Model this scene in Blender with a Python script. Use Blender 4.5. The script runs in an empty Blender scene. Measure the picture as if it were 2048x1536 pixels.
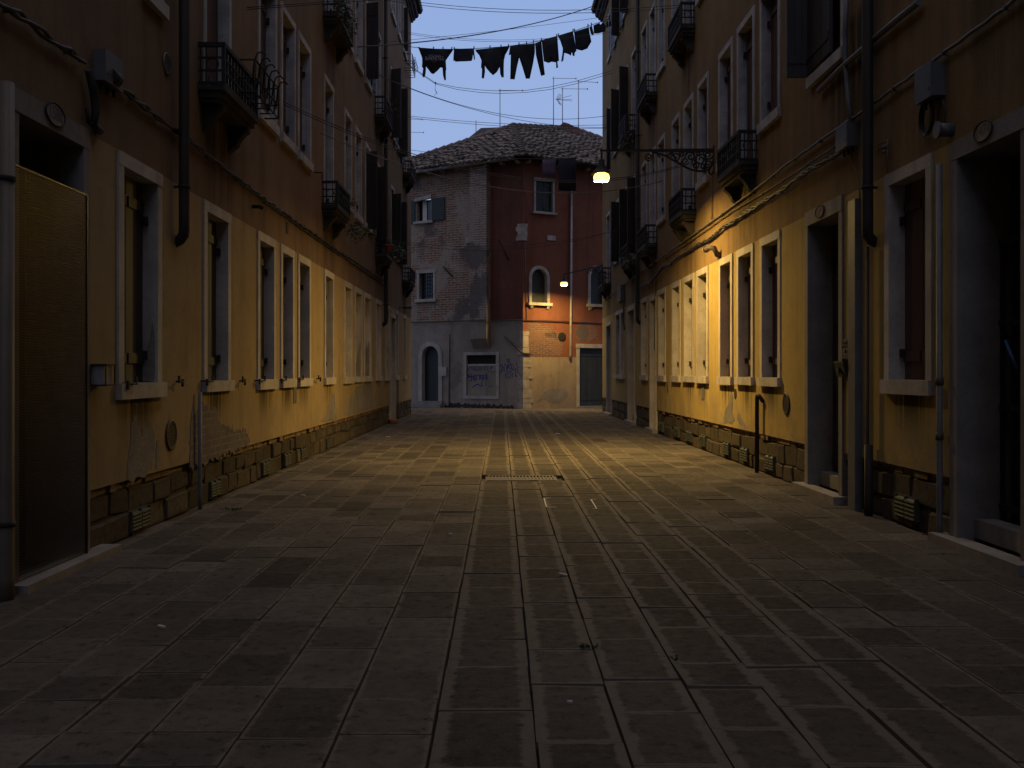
import bpy, bmesh, math, random
from mathutils import Vector, Matrix
rnd = random.Random(7)
R = math.radians
S = bpy.context.scene
COL = S.collection

# ------------------------------------------------------------------ camera
HC, FPX, VX, VY = 1.25, 2000.0, 1003.0, 745.0      # eye height, focal length (px of a 2048 wide frame), straight-ahead pixel
cam = bpy.data.objects.new("camera", bpy.data.cameras.new("camera"))
COL.objects.link(cam)
cam.data.sensor_width = 36.0
cam.data.lens = FPX / 2048 * 36
cam.data.shift_x = (1024 - VX) / 2048
cam.data.shift_y = (VY - 768) / 2048
cam.data.clip_start = 0.05
cam.data.clip_end = 3000
cam.location = (0, 0, HC)
cam.rotation_euler = (R(90), 0, 0)
S.camera = cam

# ------------------------------------------------------------------ dusk sky (sun already below the roofs: no sun lamp)
SKY_STRENGTH, SKY_MIX = 0.10, 0.90
w = bpy.data.worlds.new("World"); S.world = w; w.use_nodes = True
nt = w.node_tree; nt.nodes.clear()
out = nt.nodes.new('ShaderNodeOutputWorld'); bg = nt.nodes.new('ShaderNodeBackground')
sky = nt.nodes.new('ShaderNodeTexSky'); sky.sky_type = 'NISHITA'; sky.sun_disc = False
sky.sun_elevation = R(1.5); sky.sun_rotation = R(180); sky.ozone_density = 3.0
tc = nt.nodes.new('ShaderNodeTexCoord'); sx = nt.nodes.new('ShaderNodeSeparateXYZ')
rp = nt.nodes.new('ShaderNodeValToRGB')
rp.color_ramp.elements[0].position = 0.14; rp.color_ramp.elements[0].color = (3.85, 5.05, 8.2, 1)
rp.color_ramp.elements[1].position = 0.85; rp.color_ramp.elements[1].color = (6.6, 6.4, 7.4, 1)
e_ = rp.color_ramp.elements.new(.36); e_.color = (3.1, 4.5, 7.9, 1)
e_ = rp.color_ramp.elements.new(.55); e_.color = (4.2, 4.9, 7.2, 1)
mx = nt.nodes.new('ShaderNodeMix'); mx.data_type = 'RGBA'; mx.inputs[0].default_value = SKY_MIX
nt.links.new(tc.outputs['Generated'], sx.inputs[0]); nt.links.new(sx.outputs['Z'], rp.inputs[0])
nt.links.new(sky.outputs[0], mx.inputs[6]); nt.links.new(rp.outputs[0], mx.inputs[7])
nt.links.new(mx.outputs[2], bg.inputs[0]); bg.inputs[1].default_value = SKY_STRENGTH
nt.links.new(bg.outputs[0], out.inputs[0])
LAMP_STRENGTH, LAMP_COLOR = 3600.0, (1.0, 0.655, 0.19)
S.view_settings.view_transform = 'Standard'; S.view_settings.look = 'None'
S.view_settings.gamma = 1; S.view_settings.exposure = 0.0
S.cycles.use_denoising = True
S.cycles.max_bounces = 6; S.cycles.diffuse_bounces = 4; S.cycles.sample_clamp_indirect = 4.0
S.cycles.caustics_reflective = False; S.cycles.caustics_refractive = False

# ------------------------------------------------------------------ places: each wall has its own (along, out of the wall, height)
XL, KL, XR, KR = 2.82, 0.003, 3.30, 0.0055
def TL(p): return (-(XL - KL * p[0]) + p[1], p[0], p[2])
def TR(p): return ((XR - KR * p[0]) - p[1], p[0], p[2])
CX, CY = 0.735, 34.2                                   # corner of the house that closes the street
AL, AR = R(31), R(31)
DL, DR = (-math.cos(AL), math.sin(AL)), (math.cos(AR), math.sin(AR))
NL, NR = (-math.sin(AL), -math.cos(AL)), (math.sin(AR), -math.cos(AR))
def TFL(p): return (CX + DL[0]*p[0] + NL[0]*p[1], CY + DL[1]*p[0] + NL[1]*p[1], p[2])
def TFR(p): return (CX + DR[0]*p[0] + NR[0]*p[1], CY + DR[1]*p[0] + NR[1]*p[1], p[2])
def TI(p): return p
def zat(y, d): return HC + (VY - y) * d / FPX
def uL(x, v=0): return FPX * (XL - v) / (VX + FPX*KL - x)
def uR(x, v=0): return FPX * (XR - v) / (x - (VX - FPX*KR))
def L(x, y, v=0): u = uL(x, v); return (u, v, zat(y, u))
def Rr(x, y, v=0): u = uR(x, v); return (u, v, zat(y, u))
def _far(x, D, N, v):
    k = (x - VX) / FPX
    ax, ay = CX + N[0]*v, CY + N[1]*v
    return (k*ay - ax) / (D[0] - k*D[1])
def FLp(x, y, v=0): u = _far(x, DL, NL, v); return (u, v, zat(y, CY + DL[1]*u + NL[1]*v))
def FRp(x, y, v=0): u = _far(x, DR, NR, v); return (u, v, zat(y, CY + DR[1]*u + NR[1]*v))
def at(x, y, d): return ((x - VX) / FPX * d, d, zat(y, d))
def gnd(x, y): d = FPX*HC/(y-VY); return ((x-VX)/FPX*d, d)

# ------------------------------------------------------------------ materials
def M(name):
    m = bpy.data.materials.new(name); m.use_nodes = True
    t = m.node_tree; b = t.nodes['Principled BSDF']
    return m, t, b
def N(t, kind, **kw):
    n = t.nodes.new(kind)
    for k, v in kw.items():
        if k.startswith('i_'):
            n.inputs[k[2:]].default_value = v
        else: setattr(n, k, v)
    return n
def mixc(t, fac, a, b, mode='MIX'):
    n = N(t, 'ShaderNodeMix', data_type='RGBA', blend_type=mode)
    for i, s in ((0, fac), (6, a), (7, b)):
        if hasattr(s, 'links'): t.links.new(s, n.inputs[i])
        else: n.inputs[i].default_value = s if i == 0 else (*s, 1)
    return n.outputs[2]
def math_(t, op, a, b=None, clamp=False):
    n = N(t, 'ShaderNodeMath', operation=op, use_clamp=clamp)
    for i, s in ((0, a), (1, b)):
        if s is None: continue
        if hasattr(s, 'links'): t.links.new(s, n.inputs[i])
        else: n.inputs[i].default_value = s
    return n.outputs[0]
def maprange(t, v, a, b, c=0, d=1):
    n = N(t, 'ShaderNodeMapRange', clamp=True, interpolation_type='SMOOTHSTEP')
    t.links.new(v, n.inputs[0])
    for i, s in ((1, a), (2, b), (3, c), (4, d)): n.inputs[i].default_value = s
    return n.outputs[0]
def noise(t, vec, scale, detail=5, rough=.6, sc=None):
    if sc:
        mp = N(t, 'ShaderNodeMapping'); mp.inputs['Scale'].default_value = sc
        t.links.new(vec, mp.inputs[0]); vec = mp.outputs[0]
    n = N(t, 'ShaderNodeTexNoise'); n.inputs['Scale'].default_value = scale
    n.inputs['Detail'].default_value = detail; n.inputs['Roughness'].default_value = rough
    t.links.new(vec, n.inputs[0]); return n.outputs[0]
def bump(t, b, h, strength, dist=.02):
    n = N(t, 'ShaderNodeBump'); n.inputs['Strength'].default_value = strength; n.inputs['Distance'].default_value = dist
    t.links.new(h, n.inputs['Height']); t.links.new(n.outputs[0], b.inputs['Normal'])
def sc(c, k): return tuple(min(1, x*k) for x in c)

def surf(name, col, rough=.8, var=.25, s1=2.0, s2=30, bmp=.3, dist=.01, metal=0, streak=0, stretch=(1, 1, 1)):
    m, t, b = M(name)
    pos = N(t, 'ShaderNodeNewGeometry').outputs['Position']
    n1 = noise(t, pos, s1, 6, .65, stretch); n2 = noise(t, pos, s2, 4)
    c = mixc(t, maprange(t, n1, .3, .7), sc(col, 1-var), sc(col, 1+var))
    c = mixc(t, math_(t, 'MULTIPLY', maprange(t, n2, .45, .75), .45), c, sc(col, 1-1.6*var))
    if streak:
        n3 = noise(t, pos, 5, 4, .6, (1, 1, .07))
        c = mixc(t, math_(t, 'MULTIPLY', maprange(t, n3, .48, .72), streak), c, sc(col, .35))
    t.links.new(c, b.inputs['Base Color'])
    b.inputs['Roughness'].default_value = rough; b.inputs['Metallic'].default_value = metal
    if bmp: bump(t, b, n2, bmp, dist)
    return m

def plaster(name, col, col2, stains=(), streak=.35, worn=None):
    """painted lime plaster: blotches, vertical rain streaks, rust/soot drips below each balcony"""
    m, t, b = M(name)
    pos = N(t, 'ShaderNodeNewGeometry').outputs['Position']
    sp = N(t, 'ShaderNodeSeparateXYZ'); t.links.new(pos, sp.inputs[0])
    n1 = noise(t, pos, .55, 7, .62); n2 = noise(t, pos, 3.2, 6, .7); n3 = noise(t, pos, 60, 3)
    c = mixc(t, maprange(t, n1, .35, .68), col, col2)
    c = mixc(t, math_(t, 'MULTIPLY', maprange(t, n2, .46, .72), .5), c, sc(col, .6))
    n5 = noise(t, pos, 1.3, 8, .72)
    c = mixc(t, math_(t, 'MULTIPLY', maprange(t, n5, .54, .6), .22), c, sc(col2, .7))
    c = mixc(t, math_(t, 'MULTIPLY', maprange(t, n3, .66, .74), .5), c, sc(col, .4))
    st = noise(t, pos, 4.5, 5, .65, (1, 1, .055))
    fine = noise(t, pos, 22, 4, .7, (1, 1, .03))
    c = mixc(t, math_(t, 'MULTIPLY', maprange(t, st, .47, .7), streak), c, sc(col, .42))
    c = mixc(t, math_(t, 'MULTIPLY', maprange(t, fine, .52, .8), streak*.5), c, sc(col2, 1.25))
    for (yc, zt, wd, ln) in stains:
        d = math_(t, 'ABSOLUTE', math_(t, 'SUBTRACT', sp.outputs['Y'], yc))
        a = maprange(t, d, wd, wd*.35)
        z = math_(t, 'MULTIPLY', maprange(t, sp.outputs['Z'], zt-ln, zt), maprange(t, sp.outputs['Z'], zt+.25, zt+.05))
        f = math_(t, 'MULTIPLY', math_(t, 'MULTIPLY', a, z), maprange(t, noise(t, pos, 9, 4, .7, (1, 1, .05)), .36, .54))
        c = mixc(t, math_(t, 'MULTIPLY', f, .88), c, (.035, .027, .016))
    if worn:                                             # greyed foot of the wall
        f = math_(t, 'MULTIPLY', maprange(t, sp.outputs['Z'], worn+.7, worn), maprange(t, n2, .42, .6))
        c = mixc(t, math_(t, 'MULTIPLY', f, .55), c, (.26, .21, .15))
    t.links.new(c, b.inputs['Base Color']); b.inputs['Roughness'].default_value = .95; b.inputs['Specular IOR Level'].default_value = .12
    bump(t, b, mixc(t, .3, n3, n2), .35, .012)
    return m

def brick(name, c1, c2, mortar, patch=None, patch_amt=.5, scale=1.0):
    m, t, b = M(name)
    uv = N(t, 'ShaderNodeUVMap').outputs[0]
    pos = N(t, 'ShaderNodeNewGeometry').outputs['Position']
    dn = N(t, 'ShaderNodeTexNoise'); dn.inputs['Scale'].default_value = 6; t.links.new(pos, dn.inputs[0])
    vec = N(t, 'ShaderNodeVectorMath', operation='MULTIPLY_ADD')
    t.links.new(dn.outputs['Color'], vec.inputs[0]); vec.inputs[1].default_value = (.02, .02, 0); t.links.new(uv, vec.inputs[2])
    bt = N(t, 'ShaderNodeTexBrick'); t.links.new(vec.outputs[0], bt.inputs['Vector'])
    bt.inputs['Scale'].default_value = 1; bt.inputs['Brick Width'].default_value = .25*scale; bt.inputs['Row Height'].default_value = .068*scale
    bt.inputs['Mortar Size'].default_value = .009*scale; bt.inputs['Mortar Smooth'].default_value = .3
    bt.inputs['Color1'].default_value = (*c1, 1); bt.inputs['Color2'].default_value = (*c2, 1); bt.inputs['Mortar'].default_value = (*mortar, 1)
    n1 = noise(t, pos, 1.1, 7, .7); n2 = noise(t, pos, 14, 5, .7)
    c = mixc(t, math_(t, 'MULTIPLY', maprange(t, n2, .4, .7), .7), bt.outputs['Color'], sc(c1, .5))
    if patch:
        f = math_(t, 'MULTIPLY', maprange(t, n1, .5, .56), patch_amt)
        c = mixc(t, f, c, mixc(t, maprange(t, n2, .35, .65), sc(patch, .7), patch))
        n4 = noise(t, pos, .7, 6, .6, (1.3, 1, 1))
        c = mixc(t, math_(t, 'MULTIPLY', maprange(t, n4, .55, .62), .8), c, (.085, .075, .07))
    t.links.new(c, b.inputs['Base Color']); b.inputs['Roughness'].default_value = .92
    bump(t, b, mixc(t, .35, bt.outputs['Fac'], n2), -.6, .015)
    return m

def slabs(name, dark, light, edge, rough=.6):
    """natural stone slabs; per-stone tone comes from the mesh attribute 'tone' (r tone, g distance to edge, b speckle)"""
    m, t, b = M(name)
    pos = N(t, 'ShaderNodeNewGeometry').outputs['Position']
    at_ = N(t, 'ShaderNodeAttribute', attribute_name='tone'); s = N(t, 'ShaderNodeSeparateColor'); t.links.new(at_.outputs['Color'], s.inputs[0])
    n1 = noise(t, pos, 2.3, 6, .65); n2 = noise(t, pos, 70, 4, .7); n3 = noise(t, pos, 16, 6, .7); n4 = noise(t, pos, .35, 4, .6)
    c = mixc(t, s.outputs[0], dark, light)
    c = mixc(t, math_(t, 'MULTIPLY', maprange(t, n1, .35, .7), .45), c, sc(dark, .7))
    c = mixc(t, math_(t, 'MULTIPLY', maprange(t, n4, .4, .65), .25), c, sc(light, 1.1))
    e = math_(t, 'ADD', s.outputs[1], math_(t, 'MULTIPLY', math_(t, 'SUBTRACT', n3, .5), 1.1))
    c = mixc(t, math_(t, 'MULTIPLY', maprange(t, n3, .45, .7), .35), c, sc(dark, .8))
    c = mixc(t, math_(t, 'MULTIPLY', maprange(t, n2, .55, .72), .35), c, sc(light, 1.2))
    n7 = noise(t, pos, 130, 2)
    c = mixc(t, math_(t, 'MULTIPLY', maprange(t, n7, .6, .72), .45), c, sc(dark, .5))
    n6 = noise(t, pos, 5.5, 7, .7)
    c = mixc(t, math_(t, 'MULTIPLY', maprange(t, n6, .54, .70), .25), c, sc(light, 1.0))
    c = mixc(t, math_(t, 'MULTIPLY', maprange(t, e, .66, .36), .72), c, edge)
    sp = math_(t, 'MULTIPLY', maprange(t, n3, .56, .66), s.outputs[2])
    c = mixc(t, math_(t, 'MULTIPLY', sp, .6), c, sc(dark, .45))
    t.links.new(c, b.inputs['Base Color'])
    rr = maprange(t, n3, .2, .8, rough-.12, rough+.2); t.links.new(rr, b.inputs['Roughness'])
    b.inputs['Specular IOR Level'].default_value = .15
    bump(t, b, mixc(t, .6, n3, n2), .35, .012)
    return m

def emit(name, col, st):
    m, t, b = M(name); b.inputs['Base Color'].default_value = (.8, .75, .6, 1)
    b.inputs['Emission Color'].default_value = (*col, 1); b.inputs['Emission Strength'].default_value = st
    return m
def wood(name, col, rough=.6):
    m, t, b = M(name)
    pos = N(t, 'ShaderNodeNewGeometry').outputs['Position']
    n1 = noise(t, pos, 9, 6, .7, (1, 1, .06)); n2 = noise(t, pos, 3, 5)
    c = mixc(t, maprange(t, n1, .35, .7), sc(col, .6), sc(col, 1.25))
    c = mixc(t, math_(t, 'MULTIPLY', maprange(t, n2, .5, .75), .5), c, sc(col, .5))
    t.links.new(c, b.inputs['Base Color']); b.inputs['Roughness'].default_value = rough
    bump(t, b, n1, .4, .006)
    return m

BAL_L = [  # wall pixel of the near end, slab top, rail top
    (395, 3.90, 4.27), (643, 3.84, 4.19), (750, 3.83, 4.17), (804, 3.77, 4.12), (645, 6.83, 7.2), (749, 6.84, 7.24), (805, 6.77, 7.1)]
BAL_R = [(1517, 3.92, 4.286), (1393, 3.91, 4.27), (1315, 3.87, 4.26), (1276, 3.87, 4.25), (1222, 3.79, 4.25),
         (1391, 7.0, 7.37), (1315, 6.97, 7.35), (1271, 6.97, 7.35)]
stL = [(uL(x)+.63, zs-.1, .75, 1.3) for x, zs, zr in BAL_L]
sillL = [(uL(x), 1.05, .42, .45) for x in (277, 432, 531, 573, 607, 656)]
sillR = [(uR(x), 1.07, .40, .45) for x in (1820, 1541, 1492, 1453, 1405, 1379)]
stR = [(uR(x)+.63, zs-.1, .75, 1.3) for x, zs, zr in BAL_R] + [(9.3, 4.4, .9, 1.6), (6.6, 4.6, .7, 1.8)]
MT = dict(
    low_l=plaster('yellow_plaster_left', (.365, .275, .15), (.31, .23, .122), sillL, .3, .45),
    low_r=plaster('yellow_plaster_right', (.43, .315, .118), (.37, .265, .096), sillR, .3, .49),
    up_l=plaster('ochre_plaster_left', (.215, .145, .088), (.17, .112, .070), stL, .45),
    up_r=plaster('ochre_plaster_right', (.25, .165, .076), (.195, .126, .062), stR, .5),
    stone=surf('pale_stone', (.40, .36, .315), .8, .2, 2.2, 24, .4, .01, 0, .4),
    dull=surf('dull_stone', (.40, .36, .32), .85, .2, 3, 26, .35, .01, 0, .3),
    quoin=surf('corner_stone', (.36, .31, .25), .85, .25, 4, 30, .4, .015, 0, .2),
    upstone=surf('weathered_stone', (.37, .35, .34), .85, .25, 3.5, 26, .4, .01, 0, .5),
    darkstone=surf('sooty_stone', (.036, .030, .022), .9, .4, 4, 30, .5, .02),
    greystone=surf('grey_door_stone', (.20, .18, .165), .85, .2, 3, 30, .35, .01, 0, .3),
    step=surf('step_stone', (.22, .20, .18), .7, .25, 3, 40, .35, .01),
    base=slabs('rough_base_stone', (.045, .037, .027), (.125, .10, .072), (.06, .05, .037), .85),
    mortar=surf('base_mortar', (.065, .052, .036), .95, .3, 6, 40, .6, .02),
    course=brick('base_brick_course', (.18, .09, .055), (.13, .075, .05), (.2, .16, .12)),
    bare=brick('bare_brick_patch', (.15, .115, .10), (.11, .085, .078), (.21, .175, .155), (.17, .145, .135), .7),
    render=surf('grey_render', (.20, .175, .15), .92, .22, 3, 35, .5, .015),
    pave=slabs('trachyte_paving', (.038, .033, .027), (.168, .142, .115), (.164, .139, .110), .85),
    bed=surf('paving_bed', (.035, .03, .026), .95, .3, 4, 40, .4, .01),
    iron=surf('black_iron', (.012, .011, .010), .75, .3, 8, 60, .3, .004, 0),
    rust=surf('rusty_iron', (.085, .06, .042), .7, .4, 10, 60, .4, .004, .2),
    pipe=surf('brown_pipe', (.030, .021, .016), .7, .2, 4, 50, .1, .003, .2),
    gpipe=surf('grey_pipe', (.12, .118, .12), .55, .2, 4, 50, .15, .003),
    cream=surf('cream_pipe', (.13, .10, .07), .55, .15, 3, 40, .1, .003),
    cable=surf('cable', (.022, .02, .018), .6, .3, 20, 60, .2, .002),
    lcable=surf('pale_cable', (.13, .115, .095), .6, .3, 20, 60, .2, .002),
    box=surf('box_grey', (.09, .09, .09), .55, .12, 5, 50, .1, .003),
    shut_g=wood('shutter_dark_green', (.045, .042, .032)),
    shut_b=wood('shutter_brown', (.15, .085, .05)),
    shut_r=wood('shutter_red_brown', (.085, .042, .035)),
    shut_d=wood('shutter_dark', (.035, .026, .024)),
    shut_p=wood('shutter_pale', (.34, .29, .235), .8),
    door=wood('door_dark', (.022, .018, .016)),
    doorgrey=wood('door_grey', (.10, .095, .09)),
    doorgreen=wood('door_green', (.022, .027, .024)),
    mesh=surf('perforated_metal', (.070, .062, .052), .38, .12, 3, 30, 0, .002, 1.0),
    vent=surf('green_grille', (.045, .05, .038), .7, .25, 9, 50, .2, .004),
    plate=surf('enamel_white', (.125, .115, .105), .4, .12, 9, 50, .1, .002),
    red=surf('number_red', (.035, .012, .010), .5, .1, 9, 50, 0),
    white=surf('white_paint', (.56, .51, .45), .6, .15, 20, 60, .1),
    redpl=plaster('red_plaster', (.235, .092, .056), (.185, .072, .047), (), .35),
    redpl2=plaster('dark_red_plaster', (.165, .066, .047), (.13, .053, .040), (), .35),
    greypl=plaster('grey_plaster', (.33, .285, .235), (.24, .205, .17), (), .4),
    creampl=plaster('cream_plaster', (.34, .265, .18), (.27, .21, .14), (), .3),
    brickw=brick('old_brick', (.29, .15, .092), (.14, .09, .066), (.42, .345, .27), (.36, .30, .24), .75, 1.25),
    brickp=brick('pier_brick', (.30, .19, .14), (.19, .14, .115), (.45, .39, .34), (.38, .33, .29), .4, 1.25),
    brickr=brick('red_brick_patch', (.20, .09, .06), (.12, .06, .045), (.27, .21, .165), (.23, .12, .08), .75),
    tile=slabs('roof_tiles', (.065, .056, .05), (.24, .185, .155), (.11, .098, .088), .9),
    roofbed=surf('roof_bed', (.04, .034, .03), .95, .3, 5, 40, .3),
    zinc=surf('zinc_gutter', (.32, .31, .31), .5, .2, 5, 40, .1, .003, .4),
    blue=surf('blue_spray', (.025, .03, .17), .6, .2, 9, 40, 0),
    lblue=surf('faded_spray', (.085, .085, .13), .7, .2, 9, 40, 0),
    black=surf('black_cloth', (.008, .008, .011), .9, .3, 8, 60, .3, .004),
    navy=surf('navy_cloth', (.012, .013, .024), .9, .25, 8, 60, .3, .004),
    purple=surf('purple_cloth', (.11, .075, .12), .9, .15, 8, 60, .3, .004),
    printw=surf('print_white', (.32, .32, .34), .8, .1, 9, 40, 0),
    printr=surf('print_red', (.10, .02, .02), .8, .1, 9, 40, 0),
    leaf=surf('leaf', (.055, .062, .025), .6, .5, 12, 60, .1),
    leafd=surf('dry_leaf', (.10, .075, .04), .7, .5, 12, 60, .1),
    terra=surf('terracotta', (.25, .085, .05), .8, .2, 8, 50, .2),
    glass=surf('dark_glass', (.012, .013, .016), .12, .1, 4, 20, 0),
    acryl=surf('milky_panel', (.30, .29, .28), .25, .1, 5, 40, 0),
    bluebar=surf('blue_paint', (.03, .08, .22), .5, .2, 6, 40, 0),
    dark=surf('interior_dark', (.012, .011, .010), .95, .2, 4, 20, 0),
    lamp=emit('lamp_glass', LAMP_COLOR, LAMP_STRENGTH),
    lamp_far=emit('far_lamp_glass', LAMP_COLOR, LAMP_STRENGTH*.45), skirt=emit('lamp_skirt', LAMP_COLOR, 2.6),
    grate=surf('worn_grate', (.075, .062, .05), .7, .3, 10, 60, .4, .004),
    litter=surf('paper_scrap', (.45, .42, .38), .8, .1, 20, 60, 0),
    moss=surf('weed_leaf', (.035, .055, .018), .7, .4, 20, 60, 0),
)

# ------------------------------------------------------------------ mesh builder
class MB:
    def __init__(s, T=TI): s.T = T; s.v = []; s.f = []; s.uv = []; s.c = []; s.sm = []
    def vert(s, p, c=(.5, 1, .4)):
        s.v.append(s.T(p)); s.uv.append((p[0], p[2] if s.T is not TI else p[1])); s.c.append(c); return len(s.v)-1
    def face(s, ids, sm=False): s.f.append(tuple(ids)); s.sm.append(sm)
    def quad(s, a, b, c, d, col=(.5, 1, .4)): s.face([s.vert(p, col) for p in (a, b, c, d)])
    def poly(s, pts, col=(.5, 1, .4)): s.face([s.vert(p, col) for p in pts])
    def box(s, a0, a1, b0, b1, c0, c1, col=(.5, 1, .4)):
        i = [s.vert((a, b, c), col) for c in (c0, c1) for b in (b0, b1) for a in (a0, a1)]
        for q in ((0, 1, 3, 2), (4, 6, 7, 5), (0, 4, 5, 1), (2, 3, 7, 6), (0, 2, 6, 4), (1, 5, 7, 3)): s.face([i[k] for k in q])
    def prism(s, outline, w0, w1, order, col=(.5, 1, .4)):
        """outline: list of (p,q); order: function (p,q,w)->local point"""
        a = [s.vert(order(p, q, w0), col) for p, q in outline]; b = [s.vert(order(p, q, w1), col) for p, q in outline]
        s.face(a); s.face(b[::-1]); n = len(a)
        for k in range(n): s.face((a[k], a[(k+1) % n], b[(k+1) % n], b[k]))
    def tube(s, pts, r, n=6, closed=False, world=False):
        T = s.T
        W = [Vector(p) if world else Vector(T(p)) for p in pts]
        s.T = TI; m = len(W); rings = []; prev = None
        for k in range(m):
            if closed: d = W[(k+1) % m] - W[k-1]
            else: d = W[min(k+1, m-1)] - W[max(k-1, 0)]
            d.normalize()
            if prev is None:
                up = Vector((0, 0, 1)) if abs(d.z) < .9 else Vector((1, 0, 0))
                x = d.cross(up).normalized()
            else: x = (prev - d * prev.dot(d)).normalized()
            prev = x; y = d.cross(x)
            rr = r[k] if isinstance(r, (list, tuple)) else r
            rings.append([s.vert(tuple(W[k] + x*(rr*math.cos(2*math.pi*j/n)) + y*(rr*math.sin(2*math.pi*j/n)))) for j in range(n)])
        for k in range(m if closed else m-1):
            a, b = rings[k], rings[(k+1) % m]
            for j in range(n): s.face((a[j], a[(j+1) % n], b[(j+1) % n], b[j]), True)
        if not closed: s.face(rings[0][::-1]); s.face(rings[-1])
        s.T = T
    def lathe(s, prof, c, n=20, axis='z', caps=True):
        """prof: (radius, height) pairs, round the vertical axis through local point c (or round the 'v' axis)"""
        rings = []
        for r, h in prof:
            ring = []
            for j in range(n):
                t = 2*math.pi*j/n; x, y = r*math.cos(t), r*math.sin(t)
                ring.append(s.vert((c[0]+x, c[1]+y, c[2]+h) if axis == 'z' else (c[0]+x, c[1]+h, c[2]+y)))
            rings.append(ring)
        for a, b in zip(rings, rings[1:]):
            for j in range(n): s.face((a[j], a[(j+1) % n], b[(j+1) % n], b[j]), True)
        if caps: s.face(rings[0]); s.face(rings[-1][::-1])
    def slab(s, a0, a1, b0, b1, h, put, tone, spk, inset=.05, inset2=None, eg=0.0, e=.006, drop=.03, jit=.004, dh=.003):
        """one cut stone: put(a,b,h) -> local point"""
        hh = h + rnd.uniform(-dh, dh)
        j = lambda: rnd.uniform(-jit, jit)
        q = [(a0, b0), (a1, b0), (a1, b1), (a0, b1)]
        ctr = ((a0+a1)/2, (b0+b1)/2)
        o = [(a+j(), b+j()) for a, b in q]
        def ins(p, d, d2=None): d2 = d if d2 is None else d2; return (p[0] + math.copysign(min(d, abs(ctr[0]-p[0])*.8), ctr[0]-p[0]), p[1] + math.copysign(min(d2, abs(ctr[1]-p[1])*.8), ctr[1]-p[1]))
        til = [hh + rnd.uniform(-dh, dh)*.6 for _ in q]
        r0 = [s.vert(put(a, b, hh-drop), (tone, eg, spk)) for a, b in o]
        r1 = [s.vert(put(*ins(p, e), til[k]), (tone, eg, spk)) for k, p in enumerate(o)]
        r2 = [s.vert(put(*ins(p, inset, inset2), til[k]+.001), (tone, 1, spk)) for k, p in enumerate(o)]
        for A, B in ((r0, r1), (r1, r2)):
            for k in range(4): s.face((A[k], A[(k+1) % 4], B[(k+1) % 4], B[k]))
        s.face(r2)
    def build(s, name, mat, parent=None, kind=None, label=None, cat=None, group=None):
        off = Vector((0, 0, 0))
        if parent is None and s.v:
            xs = [p[0] for p in s.v]; ys = [p[1] for p in s.v]
            off = Vector(((min(xs)+max(xs))/2, (min(ys)+max(ys))/2, min(p[2] for p in s.v)))
        me = bpy.data.meshes.new(name)
        me.from_pydata([tuple(Vector(p)-off) for p in s.v], [], s.f)
        me.materials.append(MT[mat] if isinstance(mat, str) else mat)
        uv = me.uv_layers.new(name='UVMap')
        vi = [0]*len(me.loops); me.loops.foreach_get('vertex_index', vi)
        uv.data.foreach_set('uv', [c for i in vi for c in s.uv[i]])
        ca = me.color_attributes.new('tone', 'FLOAT_COLOR', 'POINT')
        ca.data.foreach_set('color', [x for c in s.c for x in (*c, 1.0)])
        me.polygons.foreach_set('use_smooth', s.sm)
        bm = bmesh.new(); bm.from_mesh(me); bmesh.ops.recalc_face_normals(bm, faces=bm.faces); bm.to_mesh(me); bm.free()
        o = bpy.data.objects.new(name, me); COL.objects.link(o)
        o.location = off
        if parent is not None: put_under(o, parent)
        tag(o, label, cat, group, kind)
        return o
def put_under(o, parent):
    o.parent = parent
    if parent.type == 'EMPTY': o.matrix_parent_inverse = Matrix.Translation(parent.location).inverted()
def tag(o, label=None, cat=None, group=None, kind=None):
    if label: o['label'] = label
    if cat: o['category'] = cat
    if group: o['group'] = group
    if kind: o['kind'] = kind
    return o
def thing(name, label, cat, loc, group=None):
    o = bpy.data.objects.new(name, None); COL.objects.link(o); o.location = loc; o.empty_display_size = .2
    return tag(o, label, cat, group)
def text_tris(txt, size=1.0):
    cu = bpy.data.curves.new('t', 'FONT'); cu.body = txt; cu.size = size; cu.align_x = 'CENTER'; cu.align_y = 'CENTER'
    o = bpy.data.objects.new('t', cu); COL.objects.link(o)
    dg = bpy.context.evaluated_depsgraph_get()
    me = bpy.data.meshes.new_from_object(o.evaluated_get(dg))
    V = [tuple(v.co) for v in me.vertices]; F = [tuple(p.vertices) for p in me.polygons]
    bpy.data.objects.remove(o); bpy.data.curves.remove(cu); bpy.data.meshes.remove(me)
    return V, F
def add_text(mb, txt, size, put):
    V, F = text_tris(txt, size); ids = [mb.vert(put(x, y)) for x, y, _ in V]
    for f in F: mb.face([ids[i] for i in f])

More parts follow.
